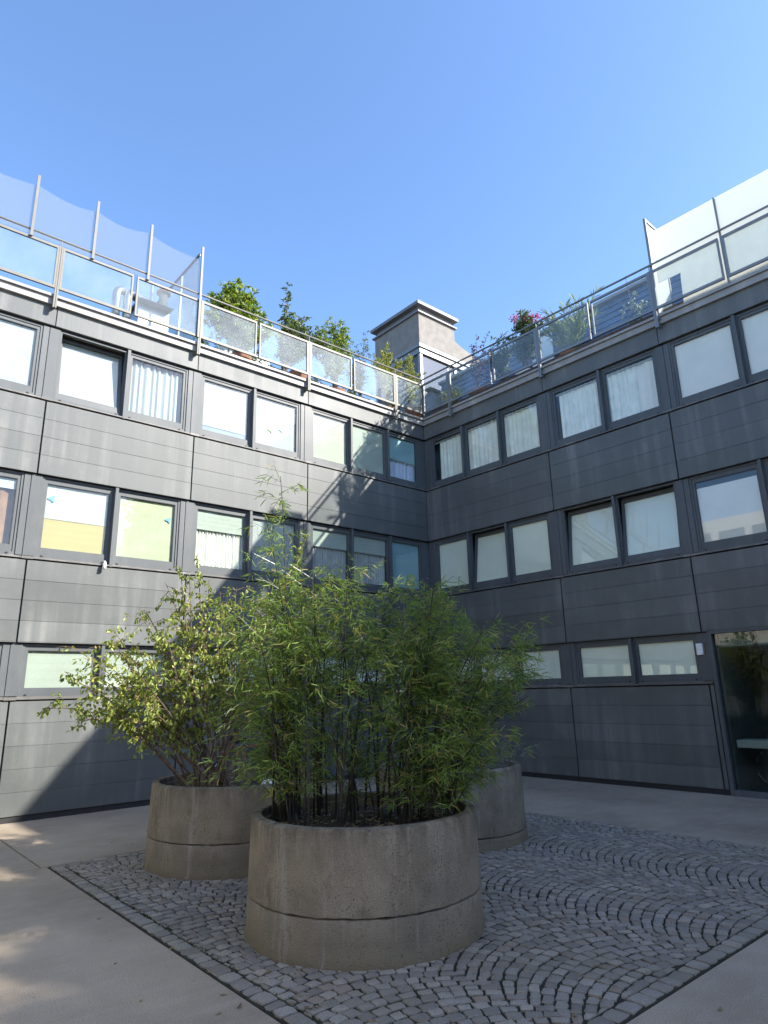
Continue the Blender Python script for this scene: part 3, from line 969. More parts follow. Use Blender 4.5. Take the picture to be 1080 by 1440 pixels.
# ------------------------------------------------------------------ penthouse, stair tower, roof plant
pt = thing("stair_tower", "pale stuccoed roof tower with a projecting metal cap above the corner", "tower", (2.3, 2.6, 8.4))
X0, X1, Y0, Y1 = 1.41, 3.0, 1.45, 3.55
b = MB(); b.box(X0, X1, Y0, Y1, 11.9, 13.0); 
b.add([(X1 + .001, Y0 + .004, 11.9), (5.6, Y0 + .004, 11.9), (5.6, Y0 + .004, 11.98), (X1 + .3, Y0 + .004, 12.46), (X1 + .001, Y0 + .004, 12.58),
       (X1 + .001, Y1, 11.9), (5.6, Y1, 11.9), (5.6, Y1, 11.98), (X1 + .3, Y1, 12.46), (X1 + .001, Y1, 12.58)],
      [(0, 1, 2, 3, 4), (9, 8, 7, 6, 5), (0, 5, 6, 1), (1, 6, 7, 2), (2, 7, 8, 3), (3, 8, 9, 4), (4, 9, 5, 0)])
b.build("wall", M_STUCCO, pt)
b = MB(); b.box(X0 - .07, X1 + .07, Y0 - .07, Y1 + .07, 13.001, 13.05); b.box(X0 + .05, X1 - .05, Y0 + .05, Y1 - .05, 13.051, 13.26)
b.box(X0 - .11, X1 + .11, Y0 - .11, Y1 + .11, 13.261, 13.36); b.build("cap", M_TOWERCAP, pt)
b = MB(); b.box(X0 - .08, 5.6, Y0 - .08, Y1, 11.80, 11.898); b.box(X0 - .03, 5.6, Y0 - .03, Y1, 11.62, 11.799)
for (x, y) in ((X0, Y0), (X0, Y1 - .1), (X0 + 1.5, Y0), (X0 + 3.0, Y0)): b.box(x, x + .1, y, y + .1, 8.4, 11.619)
b.build("frame", M_RAIL, pt)
b = MB(); b.box(X0 + .1, 5.6, Y0 + .04, Y0 + .052, 10.4, 11.61); b.build("window", glass("tower_glass", (0.3, 0.34, 0.36), 6.0), pt)
b = MB(); b.box(X0 + .04, X0 + .06, Y0 + .1, Y1 - .1, 8.4, 11.61); b.build("side_cladding", M_FRAME, pt)
b = MB(); b.box(X0 + .1, 5.6, Y0 + .03, Y0 + .06, 8.4, 10.399); b.build("reflection_panel", M_FRAME, pt)  # added dark panel imitates the dark reflection in the corner railing glass
b = MB(); b.box(X0 + .3, 5.5, Y0 + 1.2, Y0 + 1.3, 8.4, 11.6); b.build("back_wall", M_ROOM, pt)

ph = thing("penthouse", "set back roof storey with blue horizontal siding behind the right railing", "building", (4, -6, 8.4))
b = MB()
for k in range(15):
    z = 8.42 + k * 0.15
    b.add([(2.1, 1.3, z), (2.1, -24, z), (2.13, -24, z + .149), (2.13, 1.3, z + .149), (2.4, 1.3, z), (2.4, -24, z), (2.4, -24, z + .149), (2.4, 1.3, z + .149)],
          [(0, 1, 2, 3), (7, 6, 5, 4), (0, 4, 5, 1), (1, 5, 6, 2), (2, 6, 7, 3), (3, 7, 4, 0)])
b.build("siding", M_BLUESLAT, ph)
b = MB(); b.box(2.0, 6, -24, 1.32, 10.672, 10.75); b.build("roof", M_COPING, ph)
b = MB(); b.box(2.06, 2.099, -2.75, -2.1, 8.45, 10.6); b.build("door", M_LAMP, ph)

hvac = thing("ventilation_duct", "shiny metal ventilation ducts bending over the left terrace", "duct", (-7.6, 0.75, 8.42))
for dx in (0.0, 0.22):
    pts = [(-7.72 + dx, 0.7, 8.42), (-7.72 + dx, 0.7, 9.45)]
    for k in range(1, 9):
        a = PI / 2 * k / 8
        pts.append((-7.72 + dx + 0.17 * (1 - math.cos(a)) + .0, 0.7 + .1 * (1 - math.cos(a)), 9.45 + 0.2 * math.sin(a)))
    pts.append((-7.1 + dx * .5, 0.9, 9.62)); pts.append((-6.98 + dx * .2, .95, 9.35))
    b = MB(); b.tube(pts, 0.085, 14); b.build("pipe", M_DUCT, hvac, smooth=True)
hd_ = thing("ventilation_unit", "white metal ventilation unit with a sloped hood behind the left railing", "unit", (-6.9, 1.2, 8.42))
b = MB(); b.box(-7.25, -6.62, 0.75, 1.5, 8.42, 9.48); b.build("casing", M_DUCT, hd_)
b = MB(); b.add([(-7.3, .55, 9.50), (-6.6, .55, 9.50), (-6.6, 1.55, 9.50), (-7.3, 1.55, 9.50), (-7.2, .95, 9.74), (-6.7, .95, 9.74), (-6.7, 1.5, 9.74), (-7.2, 1.5, 9.74)],
                [(3, 2, 1, 0), (4, 5, 6, 7), (0, 1, 5, 4), (1, 2, 6, 5), (2, 3, 7, 6), (3, 0, 4, 7)]); b.build("hood", M_ALU, hd_)
chm = thing("flue", "round flue pipe with a domed cap on the left terrace", "flue", (-6.72, 1.0, 8.42))
b = MB(); b.lathe([(0.085, 8.42), (0.085, 10.05), (0.0, 10.051)], -6.68, 1.0, 20); b.build("pipe", M_STUCCO, chm, smooth=False)
b = MB(); b.lathe([(0.0, 10.05), (0.15, 10.052), (0.14, 10.10), (0.09, 10.16), (0.0, 10.18)], -6.68, 1.0, 20); b.build("cap", M_TERRA, chm, smooth=True)
b = MB(); b.tube([(-6.95, .95, 8.42), (-6.95, .95, 10.2)], 0.03, 8); b.build("vent_pipe", M_DUCT, chm)

bx = thing("terrace_box", "white slatted storage box behind the left railing", "box", (-4.9, 0.9, 8.42))
b = MB()
for k in range(9): b.box(-5.45 + k * .13, -5.34 + k * .13, 0.55, 0.6, 8.44, 9.08)
b.box(-5.47, -4.29, .6, 1.2, 8.44, 9.1); b.build("body", M_LAMP, bx)
wb = thing("garden_wall", "low white rendered wall behind the pots on the left terrace", "wall", (-3.2, 1.4, 8.42))
b = MB(); b.box(-4.25, -0.6, 1.3, 1.45, 8.42, 9.35); b.build("body", M_LAMP, wb)
b = MB(); b.box(-4.28, -0.57, 1.27, 1.48, 9.351, 9.39); b.build("coping", M_COPING, wb)
dk = thing("planter_trough", "long brown timber trough along the right terrace edge", "trough", mapR(3.3, -.3, 8.42))
b = MB(mapR); b.box(0.25, 6.36, -0.34, -0.05, 8.43, 8.68); b.build("body", M_DECK, dk)
for s in np.arange(0.9, 6.3, 0.9):
    b = MB(mapR); b.box(s - .03, s + .03, -0.049, -0.03, 8.43, 8.68); b.build("batten", M_DECK, dk)
dk2 = thing("edge_board", "brown timber board under the white screen on the right terrace", "board", mapR(12, 0, 8.42))
b = MB(mapR); b.box(6.5, 24, -0.06, 0.03, 8.53, 8.62); b.build("body", M_DECK, dk2)

# ------------------------------------------------------------------ plants
def pot(x, y, z, r, h, mat, name, label, style=0):
    t = thing(name, label, "pot", (x, y, z))
    b = MB()
    if style == 0:
        b.lathe([(r * .62, z), (r * .95, z + h * .82), (r * 1.04, z + h * .83), (r * 1.04, z + h), (r * .9, z + h), (r * .86, z + h * .86), (0, z + h * .855)], x, y, 28)
    else:
        b.lathe([(r * .55, z), (r * .9, z + h * .3), (r * 1.05, z + h * .7), (r * .98, z + h), (r * .88, z + h), (r * .86, z + h * .88), (0, z + h * .87)], x, y, 28)
    o = b.build("body", mat, t); smooth_angle(o, 40)
    b = MB(); b.lathe([(0.0, z + h * .858), (r * .86, z + h * .862), (0.0, z + h * .875)], x, y, 20); b.build("soil", M_SOIL, t)
    return t

def bez(p0, p1, p2, n):
    return [p0 * (1 - t) ** 2 + p1 * 2 * t * (1 - t) + p2 * t * t for t in [i / n for i in range(n + 1)]]

def bush(name, label, base, tips, leafm, stemm, leafL, leafW, per, spread, cat="plant", group=None, droop=0.3, start=0.3, srad=0.012, twigs=9, bend=0.25, upness=0.0, extra=None, parts=True):
    """stems from base to each tip, side twigs, leaves along the twigs"""
    t = thing(name, label, cat, base, group)
    base = Vector(base)
    st = MB(); C = []; D = []
    for tip in tips:
        tip = Vector(tip)
        b0 = base + Vector((rng.uniform(-1, 1), rng.uniform(-1, 1), 0)) * 0.05
        mid = b0.lerp(tip, 0.5); mid.z += (tip - b0).length * bend * 0.5; mid.x = b0.x * .6 + mid.x * .4; mid.y = b0.y * .6 + mid.y * .4
        pts = bez(b0, mid, tip, 10)
        st.tube(pts, [srad * (1 - .75 * i / 10) for i in range(11)], 5)
        for k in range(twigs):
            u = start + (1 - start) * (k + rng.random()) / twigs
            i = min(9, int(u * 10)); p = pts[i].lerp(pts[i + 1], u * 10 - i)
            dv_ = Vector((rng.gauss(0, 1), rng.gauss(0, 1), rng.gauss(0.2 + upness, .6))).normalized()
            ln = spread * rng.uniform(.4, 1.0) * (1.15 - .55 * u)
            q = p + dv_ * ln + Vector((0, 0, -droop * ln * .4))
            st.tube([p, p.lerp(q, .5) + Vector((0, 0, ln * .06)), q], [srad * .35, srad * .25, srad * .12], 4, cap=False)
            for j in range(per):
                w = rng.uniform(.15, 1.05)
                c = p.lerp(q, w) + Vector((rng.gauss(0, .02), rng.gauss(0, .02), rng.gauss(0, .02)))
                C.append(c)
                dd = dv_ * .6 + Vector((rng.gauss(0, .7), rng.gauss(0, .7), rng.gauss(-droop + upness, .5)))
                D.append(dd)
    st.build("stem", stemm, t, recalc=False)
    n = len(C)
    leaf_mesh("foliage", C, D, unit(n), leafL * nrg.uniform(.6, 1.15, n), leafW * nrg.uniform(.7, 1.15, n), leafm, t)
    return t

def dome_tips(cx, cy, z0, z1, rx, ry, n):
    out = []
    for i in range(n):
        a = rng.uniform(0, 2 * PI); rr = math.sqrt(rng.random())
        out.append((cx + rx * rr * math.cos(a), cy + ry * rr * math.sin(a), z0 + (z1 - z0) * (1 - .75 * rr * rr) * rng.uniform(.75, 1.02)))
    return out

# ---- roof terrace, left
pot(-5.1, .5, 8.42, .26, .42, M_TERRA, "flower_pot", "terracotta pot under the large laurel on the left terrace")
bush("laurel_bush", "large yellow green laurel bush beside the white post on the left terrace", (-5.1, .5, 8.8), dome_tips(-5.12, .5, 9.35, 10.78, .92, .42, 74), M_LAUREL, M_TWIG, .12, .045, 13, .26, droop=.1, srad=.012)
pot(-3.72, .28, 8.535, .2, .3, M_TERRA, "flower_pot", "wide terracotta bowl visible below the glass of the left railing", 1)
pot(-3.95, .85, 8.42, .27, .5, M_POTWHITE, "flower_pot", "round pale pot behind the glass of the left railing", 1)
tp = [(-3.95 + rng.gauss(0, .05), .5, z) for z in (11.28, 11.05, 10.8, 10.5, 10.3)] + dome_tips(-3.45, .55, 9.6, 10.6, .72, .35, 56)
bush("citrus_tree", "slim dark potted tree with one tall leading shoot on the left terrace", (-3.9, .6, 8.9), tp, M_CITRUS, M_TWIG, .085, .045, 10, .2, srad=.012, cat="tree")
pot(-2.45, .55, 8.42, .25, .42, M_TERRA, "flower_pot", "terracotta pot under the bright green bush on the left terrace")
tp = dome_tips(-2.5, .5, 9.5, 10.95, .66, .35, 50)
bush("green_bush", "bright green upright bush in the middle of the left railing", (-2.45, .55, 8.8), tp, M_LAUREL, M_TWIG, .075, .036, 11, .22, srad=.01, upness=.3)
pot(-1.6, .6, 8.42, .23, .4, M_TERRA, "flower_pot", "terracotta pot under the sparse grey bush on the left terrace")
tp = [(-1.35, .55, 10.95), (-1.5, .5, 10.75), (-1.75, .55, 10.4), (-1.95, .6, 10.3), (-1.6, .4, 10.55), (-1.25, .6, 10.6), (-1.85, .4, 10.1)] + dome_tips(-1.75, .5, 9.4, 10.1, .4, .3, 14)
bush("sparse_bush", "sparse grey green bush with a thin arching shoot on the left terrace", (-1.6, .6, 8.8), tp, M_CITRUS, M_TWIG, .06, .03, 6, .24, srad=.01)
pot(-.8, .55, 8.42, .25, .4, M_TERRA, "flower_pot", "terracotta pot under the yellow green conifer on the left terrace")
bush("conifer_shrub", "yellow green conifer shrub with pointed tips near the corner tower", (-.75, .55, 8.8), [(-.75 + x * .1, .5 + y * .2, 9.5 + z) for x, y, z in [(0, 0, 1.1), (2, .5, 1.0), (-2, .2, .9), (-4, .3, .7), (4, -.4, .8), (1, .8, .9), (-3, -.5, .5), (3, .9, .6), (-5, 0, .4), (5, .2, .5)]],
     M_CONIFER, M_TWIG, .07, .024, 26, .22, srad=.01, upness=.8, droop=-.2, twigs=14)
pot(.1, .6, 8.42, .25, .4, M_TERRA, "flower_pot", "terracotta pot under the darker conifer in the terrace corner")
bush("conifer_shrub", "darker olive conifer shrub leaning in the terrace corner below the tower", (.1, .6, 8.8), [(.2 + x * .1, .55 + y * .2, 9.5 + z) for x, y, z in [(0, 0, 1.2), (1.5, .5, 1.05), (-1.5, .2, 1.1), (-2.5, .3, .7), (3, -.4, .7), (1, .8, .9), (-2, -.5, .5), (3, .9, .5)]],
     M_CONIFER, M_TWIG, .06, .022, 24, .22, srad=.01, upness=.6, droop=-.1, twigs=13)
pot(-.15, .18, 8.54, .26, .30, M_TERRA, "flower_pot", "wide terracotta pot just behind the corner glass of the railing", 1)
for i in range(5):   # low growth behind the left glass
    x = -5.9 + i * 1.28
    bush("potted_herb", ["low leafy herbs behind the first glass pane right of the white post", "low leafy herbs beside the round pale pot", "low leafy herbs behind the middle of the left railing", "low leafy herbs below the sparse grey bush", "low leafy herbs below the yellow green conifer"][i],
         (x, .32, 8.45), dome_tips(x, .42, 8.7, 9.2, .4, .12, 9), M_CITRUS, M_TWIG, .06, .03, 7, .16, srad=.006, group="low herbs along the left railing", twigs=6)

# ---- roof terrace, right
pot(.55, -1.5, 8.55, .25, .42, M_TERRA, "flower_pot", "terracotta pot under the purple bush on the right terrace")
bush("purple_bush", "dark purple leaved bush beside the white door on the right terrace", (.55, -1.5, 8.95), [(.55 + rng.gauss(0, .18), -1.5 + y, z) for y, z in [(.35, 10.55), (.15, 10.3), (0, 10.2), (-.2, 10.4), (-.38, 10.5), (-.5, 10.1), (.3, 9.9), (-.3, 9.7), (.1, 9.8)]],
     M_PURPLE, M_TWIG, .06, .035, 6, .17, srad=.009, twigs=9)
bush("green_bush", "grey green bush between the purple bush and the oleander", (.55, -2.25, 8.6), dome_tips(.55, -2.25, 9.4, 10.3, .25, .3, 12), M_OLEANDER, M_TWIG, .10, .024, 14, .2, srad=.008, upness=.6)
pot(.6, -2.9, 8.5, .24, .42, M_POTWHITE, "flower_pot", "white round pot holding the pink oleander on the right terrace", 1)
ol = bush("oleander", "oleander with pink flowers in a white pot on the right terrace", (.6, -2.9, 8.9), dome_tips(.6, -2.95, 9.6, 10.5, .35, .55, 26), M_OLEANDER, M_TWIG, .12, .024, 16, .2, srad=.009, upness=.5)
C = []; D = []
for (y, z) in [(-2.7, 10.48), (-2.9, 10.42), (-3.05, 10.2), (-3.2, 10.22), (-3.35, 10.2), (-3.5, 10.05), (-2.75, 10.36), (-3.15, 10.28)]:
    for k in range(34):
        C.append((.6 + rng.gauss(0, .06), y + rng.gauss(0, .06), z + rng.gauss(0, .05))); D.append((rng.gauss(0, 1), rng.gauss(0, 1), rng.gauss(.4, 1)))
leaf_mesh("flower", C, D, unit(len(C)), .05, .036, M_FLOWER, ol)

def palm(x, y, z):
    t = thing("palm", "pale feathery palm behind the handrail on the right terrace", "palm", (x, y, z))
    C = []; D = []; S = []; st = MB()
    for k in range(17):
        a = rng.uniform(0, 2 * PI); ln = rng.uniform(.8, 1.5); lean = rng.uniform(.18, .75)
        if k == 0: a, ln, lean = PI * .5, 1.5, .35
        if k == 1: a, ln, lean = -PI * .45, 1.6, .5
        tip = Vector((x + math.cos(a) * ln * lean * .6, y + math.sin(a) * ln * lean, z + ln * math.sqrt(max(.1, 1 - lean * lean))))
        mid = Vector((x, y, z)).lerp(tip, .5) + Vector((0, 0, .2 * ln))
        pts = bez(Vector((x, y, z)), mid, tip, 12)
        st.tube(pts, [.009 * (1 - .07 * i) for i in range(13)], 4)
        for i in range(3, 13):
            for m_ in range(5):
                p = pts[i - 1].lerp(pts[i], rng.random())
                tg = (pts[i] - pts[i - 1]).normalized()
                sd_ = tg.cross(Vector((rng.gauss(0, .2), rng.gauss(0, .2), 1))).normalized() * rng.choice((-1, 1))
                C.append(p); D.append(tg * .8 + sd_ * .55 + Vector((0, 0, rng.gauss(-.05, .15)))); S.append(sd_.cross(tg))
    st.build("stem", M_PALM, t)
    leaf_mesh("frond", C, D, S, nrg.uniform(.16, .30, len(C)), .014, M_PALM, t)
palm(.6, -4.15, 8.75)
pot(.6, -4.15, 8.45, .26, .4, M_TERRA, "flower_pot", "terracotta pot of the feathery palm on the right terrace")
bush("young_plant", "thin young plant with a tall cane near the white screen", (.6, -5.75, 8.6), [(.6, -5.6, 9.45), (.55, -5.8, 9.6), (.65, -5.95, 9.35), (.6, -5.45, 9.3), (.5, -6.0, 9.2)], M_GREYLEAF, M_TWIG, .08, .035, 5, .16, srad=.007)
b = MB(); b.tube([(.62, -5.7, 8.5), (.6, -5.62, 10.05)], .006, 6)
tag(b.build("plant_cane", M_TWIG), "thin upright cane rising above the handrail next to the white screen", "cane")
bush("potted_herb", "dark low plants behind the corner glass of the right railing", (.4, -.6, 8.45), dome_tips(.4, -.6, 8.9, 9.5, .25, .45, 14), M_CITRUS, M_TWIG, .07, .03, 8, .2, srad=.007)

# tall unseen trees added along the right terrace to shade and dapple the courtyard
for i, (s, hh) in enumerate([(15.9, 3.3), (17.0, 3.9), (18.1, 4.2), (19.2, 4.5), (20.3, 4.8), (21.3, 4.4), (22.3, 5.1), (23.5, 5.3)]):
    p = mapR(s, -.8, 8.42)
    lb = ["first", "second", "third", "fourth", "fifth", "sixth", "seventh", "eighth"][i] + " unseen tree added along the white screen to shade the courtyard"
    bush("shade_tree", lb, p, [(p[0] + rng.gauss(0, .32), p[1] + rng.uniform(-.8, .8), 8.42 + hh * rng.uniform(.42, 1.0)) for k in range(78)], M_LAUREL, M_TWIG, .16, .10, 9, .4, cat="tree", group="unseen trees added along the white screen", srad=.015, twigs=11)

# ------------------------------------------------------------------ concrete planters in the courtyard
def planter(label, cx, cy, r, zj, top, seed):
    rr = random.Random(seed)
    ph = [rr.uniform(0, 6.28) for _ in range(12)]
    t = thing("concrete_planter", label, "planter", (cx, cy, 0), "round concrete planters")
    def wob(a, k): return sum(math.sin(a * f + ph[(j + k) % 12]) * w for j, (f, w) in enumerate(((2, .004), (3, .003), (7, .002), (13, .0015), (29, .0012))))
    b = MB()
    pr = [(r + .012, -.06), (r + .014, .02), (r + .006, .06), (r + .003, zj * .5), (r + .002, zj - .02), (r - .002, zj - .006), (r - .012, zj - .003), (r - .11, zj - .002)]
    def jit(i, a):
        e = 0
        if i in (5, 6): e = .004 * math.sin(a * 37 + ph[1]) * math.sin(a * 11 + ph[2])
        foot = .012 * max(0, math.cos(a - 3.9)) ** 2 * (1, 1, .4, 0, 0, 0, 0, 0)[i]
        return wob(a, 0) * .8 + e + foot, (e if i in (5, 6) else 0)
    b.lathe(pr, cx, cy, 220, jit)
    o = b.build("lower_ring", M_CONC, t); smooth_angle(o, 40)
    b = MB()
    pr = [(r - .11, zj + .004), (r - .012, zj + .005), (r - .001, zj + .010), (r, zj + .03), (r - .006, (zj + top) * .5), (r - .010, top - .018), (r - .020, top - .004), (r - .03, top),
          (r - .085, top + .001), (r - .095, top - .008), (r - .10, top - .06), (r - .125, top - .062), (r - .13, top - .2), (r - .13, top - .3), (r - .14, zj + .02)]
    def jit2(i, a):
        e = (.006 * math.sin(a * 31 + ph[3]) * math.sin(a * 13 + ph[4])) if i in (1, 2) else 0
        c = -.004 * max(0, math.sin(a * 17 + ph[5]) * math.sin(a * 5 + ph[6])) if i in (5, 6, 7) else 0
        return wob(a, 0) + e + c, (e if i in (1, 2) else 0) + c
    b.lathe(pr, cx, cy, 220, jit2)
    o = b.build("upper_ring", M_CONC, t); smooth_angle(o, 40)
    b = MB()
    vs = [(cx, cy, top - .09)]; fs = []
    nr, na = 9, 40
    for i in range(1, nr + 1):
        for k in range(na):
            a = 2 * PI * k / na; q = (r - .125) * i / nr
            vs.append((cx + q * math.cos(a), cy + q * math.sin(a), top - .11 + rr.uniform(-.022, .022)))
    for k in range(na):
        fs.append((0, 1 + k, 1 + (k + 1) % na))
        for i in range(nr - 1):
            fs.append((1 + i * na + k, 1 + (i + 1) * na + k, 1 + (i + 1) * na + (k + 1) % na, 1 + i * na + (k + 1) % na))
    b.add(vs, fs); b.build("soil", M_SOIL, t, smooth=True)
    # litter of dry leaves on the soil
    n = 240; a = nrg.uniform(0, 2 * PI, n); q = np.sqrt(nrg.random(n)) * (r - .16)
    C = np.stack([cx + q * np.cos(a), cy + q * np.sin(a), np.full(n, top - .085)], 1)
    D = np.stack([np.cos(a * 7), np.sin(a * 7), nrg.normal(0, .15, n)], 1)
    lf = leaf_mesh("leaf_litter", C, D, np.stack([-D[:, 1], D[:, 0], nrg.normal(0, .3, n)], 1), .06, .014, M_LITTER, t)
    lf['kind'] = 'stuff'
    return t
M_MOSS = leafmat("moss", (0.03, 0.045, 0.012), (0.07, 0.085, 0.025), (0.13, 0.11, 0.05), (1.2, 1.2, .8), .2)
M_LITTER = leafmat("dry_leaf", (0.12, 0.08, 0.035), (0.28, 0.21, 0.10), (0.36, 0.31, 0.18), (1.2, 1.1, .8), .2)
P1 = planter("large round concrete planter in the foreground filled with black stemmed bamboo", -7.655, -6.894, .90, .278, .818, 3)
P2 = planter("round concrete planter behind on the left holding a leafy multi stemmed shrub", -7.345, -4.215, .93, .30, .82, 5)
P3 = planter("round concrete planter behind on the right with grey green lavender", -4.95, -5.21, .90, .12, .82, 8)

# ---- black bamboo
def bamboo(label, cx, cy, z0):
    t = thing("bamboo_clump", label, "bamboo", (cx, cy, z0))
    C = []; D = []
    right = Vector((rt.x, rt.y, 0)).normalized()     # along the picture plane, horizontally
    back = Vector((-right.y, right.x, 0))
    def leaves_at(p, dirv, n, spread):
        for _ in range(n):
            C.append(p + Vector((rng.gauss(0, .02), rng.gauss(0, .02), rng.gauss(0, .02))))
            d = dirv * .75 + Vector((rng.gauss(0, .55), rng.gauss(0, .55), rng.gauss(-.22, .38)))
            D.append(d)
    culms = []
    # (offset along the picture, offset in depth, top offset along, height)
    for i in range(11): culms.append((-.66 + rng.uniform(-.08, .14), rng.uniform(-.22, .26), rng.gauss(-.06, .22), rng.uniform(1.2, 1.95), rng.uniform(.12, .34)))
    for i in range(13): culms.append((rng.uniform(-.45, .15), rng.uniform(-.5, .55), rng.gauss(0, .22), rng.uniform(1.4, 2.0), rng.uniform(.3, .5)))
    for i in range(20): culms.append((.36 + rng.gauss(0, .13), rng.uniform(-.4, .45), rng.gauss(.06, .26), rng.uniform(1.2, 1.95), rng.uniform(.28, .45)))
    for i in range(9): culms.append((rng.uniform(.45, .74), rng.uniform(-.38, .3), rng.uniform(.15, .6), rng.uniform(.75, 1.7), .14))
    for i in range(10): culms.append((rng.uniform(.38, .76), rng.uniform(-.4, .2), rng.uniform(.05, .34), rng.uniform(.3, .7), .08))
    for i in range(8): culms.append((-.62 + rng.uniform(-.1, .12), rng.uniform(-.3, .15), rng.uniform(-.42, .05), rng.uniform(.5, 1.05), .16))
    for i in range(6): culms.append((rng.uniform(-.3, .25), rng.uniform(-.5, .5), rng.gauss(0, .12), rng.uniform(.3, .8), .2))
    for i in range(9): culms.append((rng.uniform(-.7, .7), rng.uniform(-.4, .4), rng.gauss(0, .2), rng.uniform(1.8, 2.05), .5))
    culms.append((-.62, .05, -.12, 2.95, .4)); culms.append((-.55, .1, -.30, 2.55, .42)); culms.append((-.7, .1, -.52, 1.75, .35))
    for i in range(8): culms.append((rng.uniform(.3, .72), rng.uniform(-.3, .4), rng.uniform(.55, 1.15), rng.uniform(.8, 1.35), .3))
    for ci, (ox, oy, tx, h, first) in enumerate(culms):
        tall = h > 1.84 and first > .38
        b0 = Vector((cx, cy, z0)) + right * ox + back * oy
        ty = rng.gauss(0, .2)
        tip = b0 + right * tx + back * ty + Vector((0, 0, h))
        mid = b0 + Vector((0, 0, h * .62)) + right * tx * .15 + back * ty * .15
        n = 14
        pts = bez(b0, mid, tip, n)
        rad0 = rng.uniform(.005, .0095) + .0014 * h
        cm = MB(); cm.tube(pts, [rad0 * (1 - .72 * i / n) for i in range(n + 1)], 6)
        first = max(.05, first + rng.uniform(-.1, .06))
        nodes = int((1 - first) * h / .112)
        if tall: nodes = int(nodes * .95)
        ang = rng.uniform(0, 6)
        for k in range(nodes):
            u = first + (1 - first) * (k + .4) / nodes
            i = min(n - 1, int(u * n)); p = pts[i].lerp(pts[i + 1], u * n - i)
            ang += PI + rng.gauss(0, .7)
            for br in range(2 if rng.random() < .75 else 3):
                a = ang + rng.gauss(0, .6)
                bl = rng.uniform(.16, .5) * (1.15 - .55 * u) * (1.2 if not tall else .85)
                dv_ = Vector((math.cos(a), math.sin(a), rng.uniform(.35, .95))).normalized()
                q = p + dv_ * bl
                q2 = q + (dv_ + Vector((0, 0, -1.0))).normalized() * bl * .45
                cm.tube([p, q, q2], [.0022, .0016, .0009], 3, cap=False)
                ncl = 3 if not tall else 2
                for c in range(ncl):
                    w = (c + rng.random() * .9 + .35) / ncl
                    pp = p.lerp(q, min(1, w * 1.3)) if w < .7 else q.lerp(q2, (w - .7) / .65)
                    dd = (dv_ + Vector((0, 0, -.65))).normalized()
                    leaves_at(pp, dd, rng.randint(4, 8), .5)
        cm.build("culm", M_CULM, t, recalc=False)
    n = len(C)
    print("bamboo leaves", n)
    leaf_mesh("foliage", C, D, unit(n) * .6 + np.array([0, 0, 1.0]) * 0 + unit(n) * .4, nrg.uniform(.045, .12, n), nrg.uniform(.0055, .010, n), M_BAMBOO, t, fold=.12, curl=.12)
    return t
bamboo("dense black stemmed bamboo clump growing in the foreground planter", -7.655, -6.894, .72)

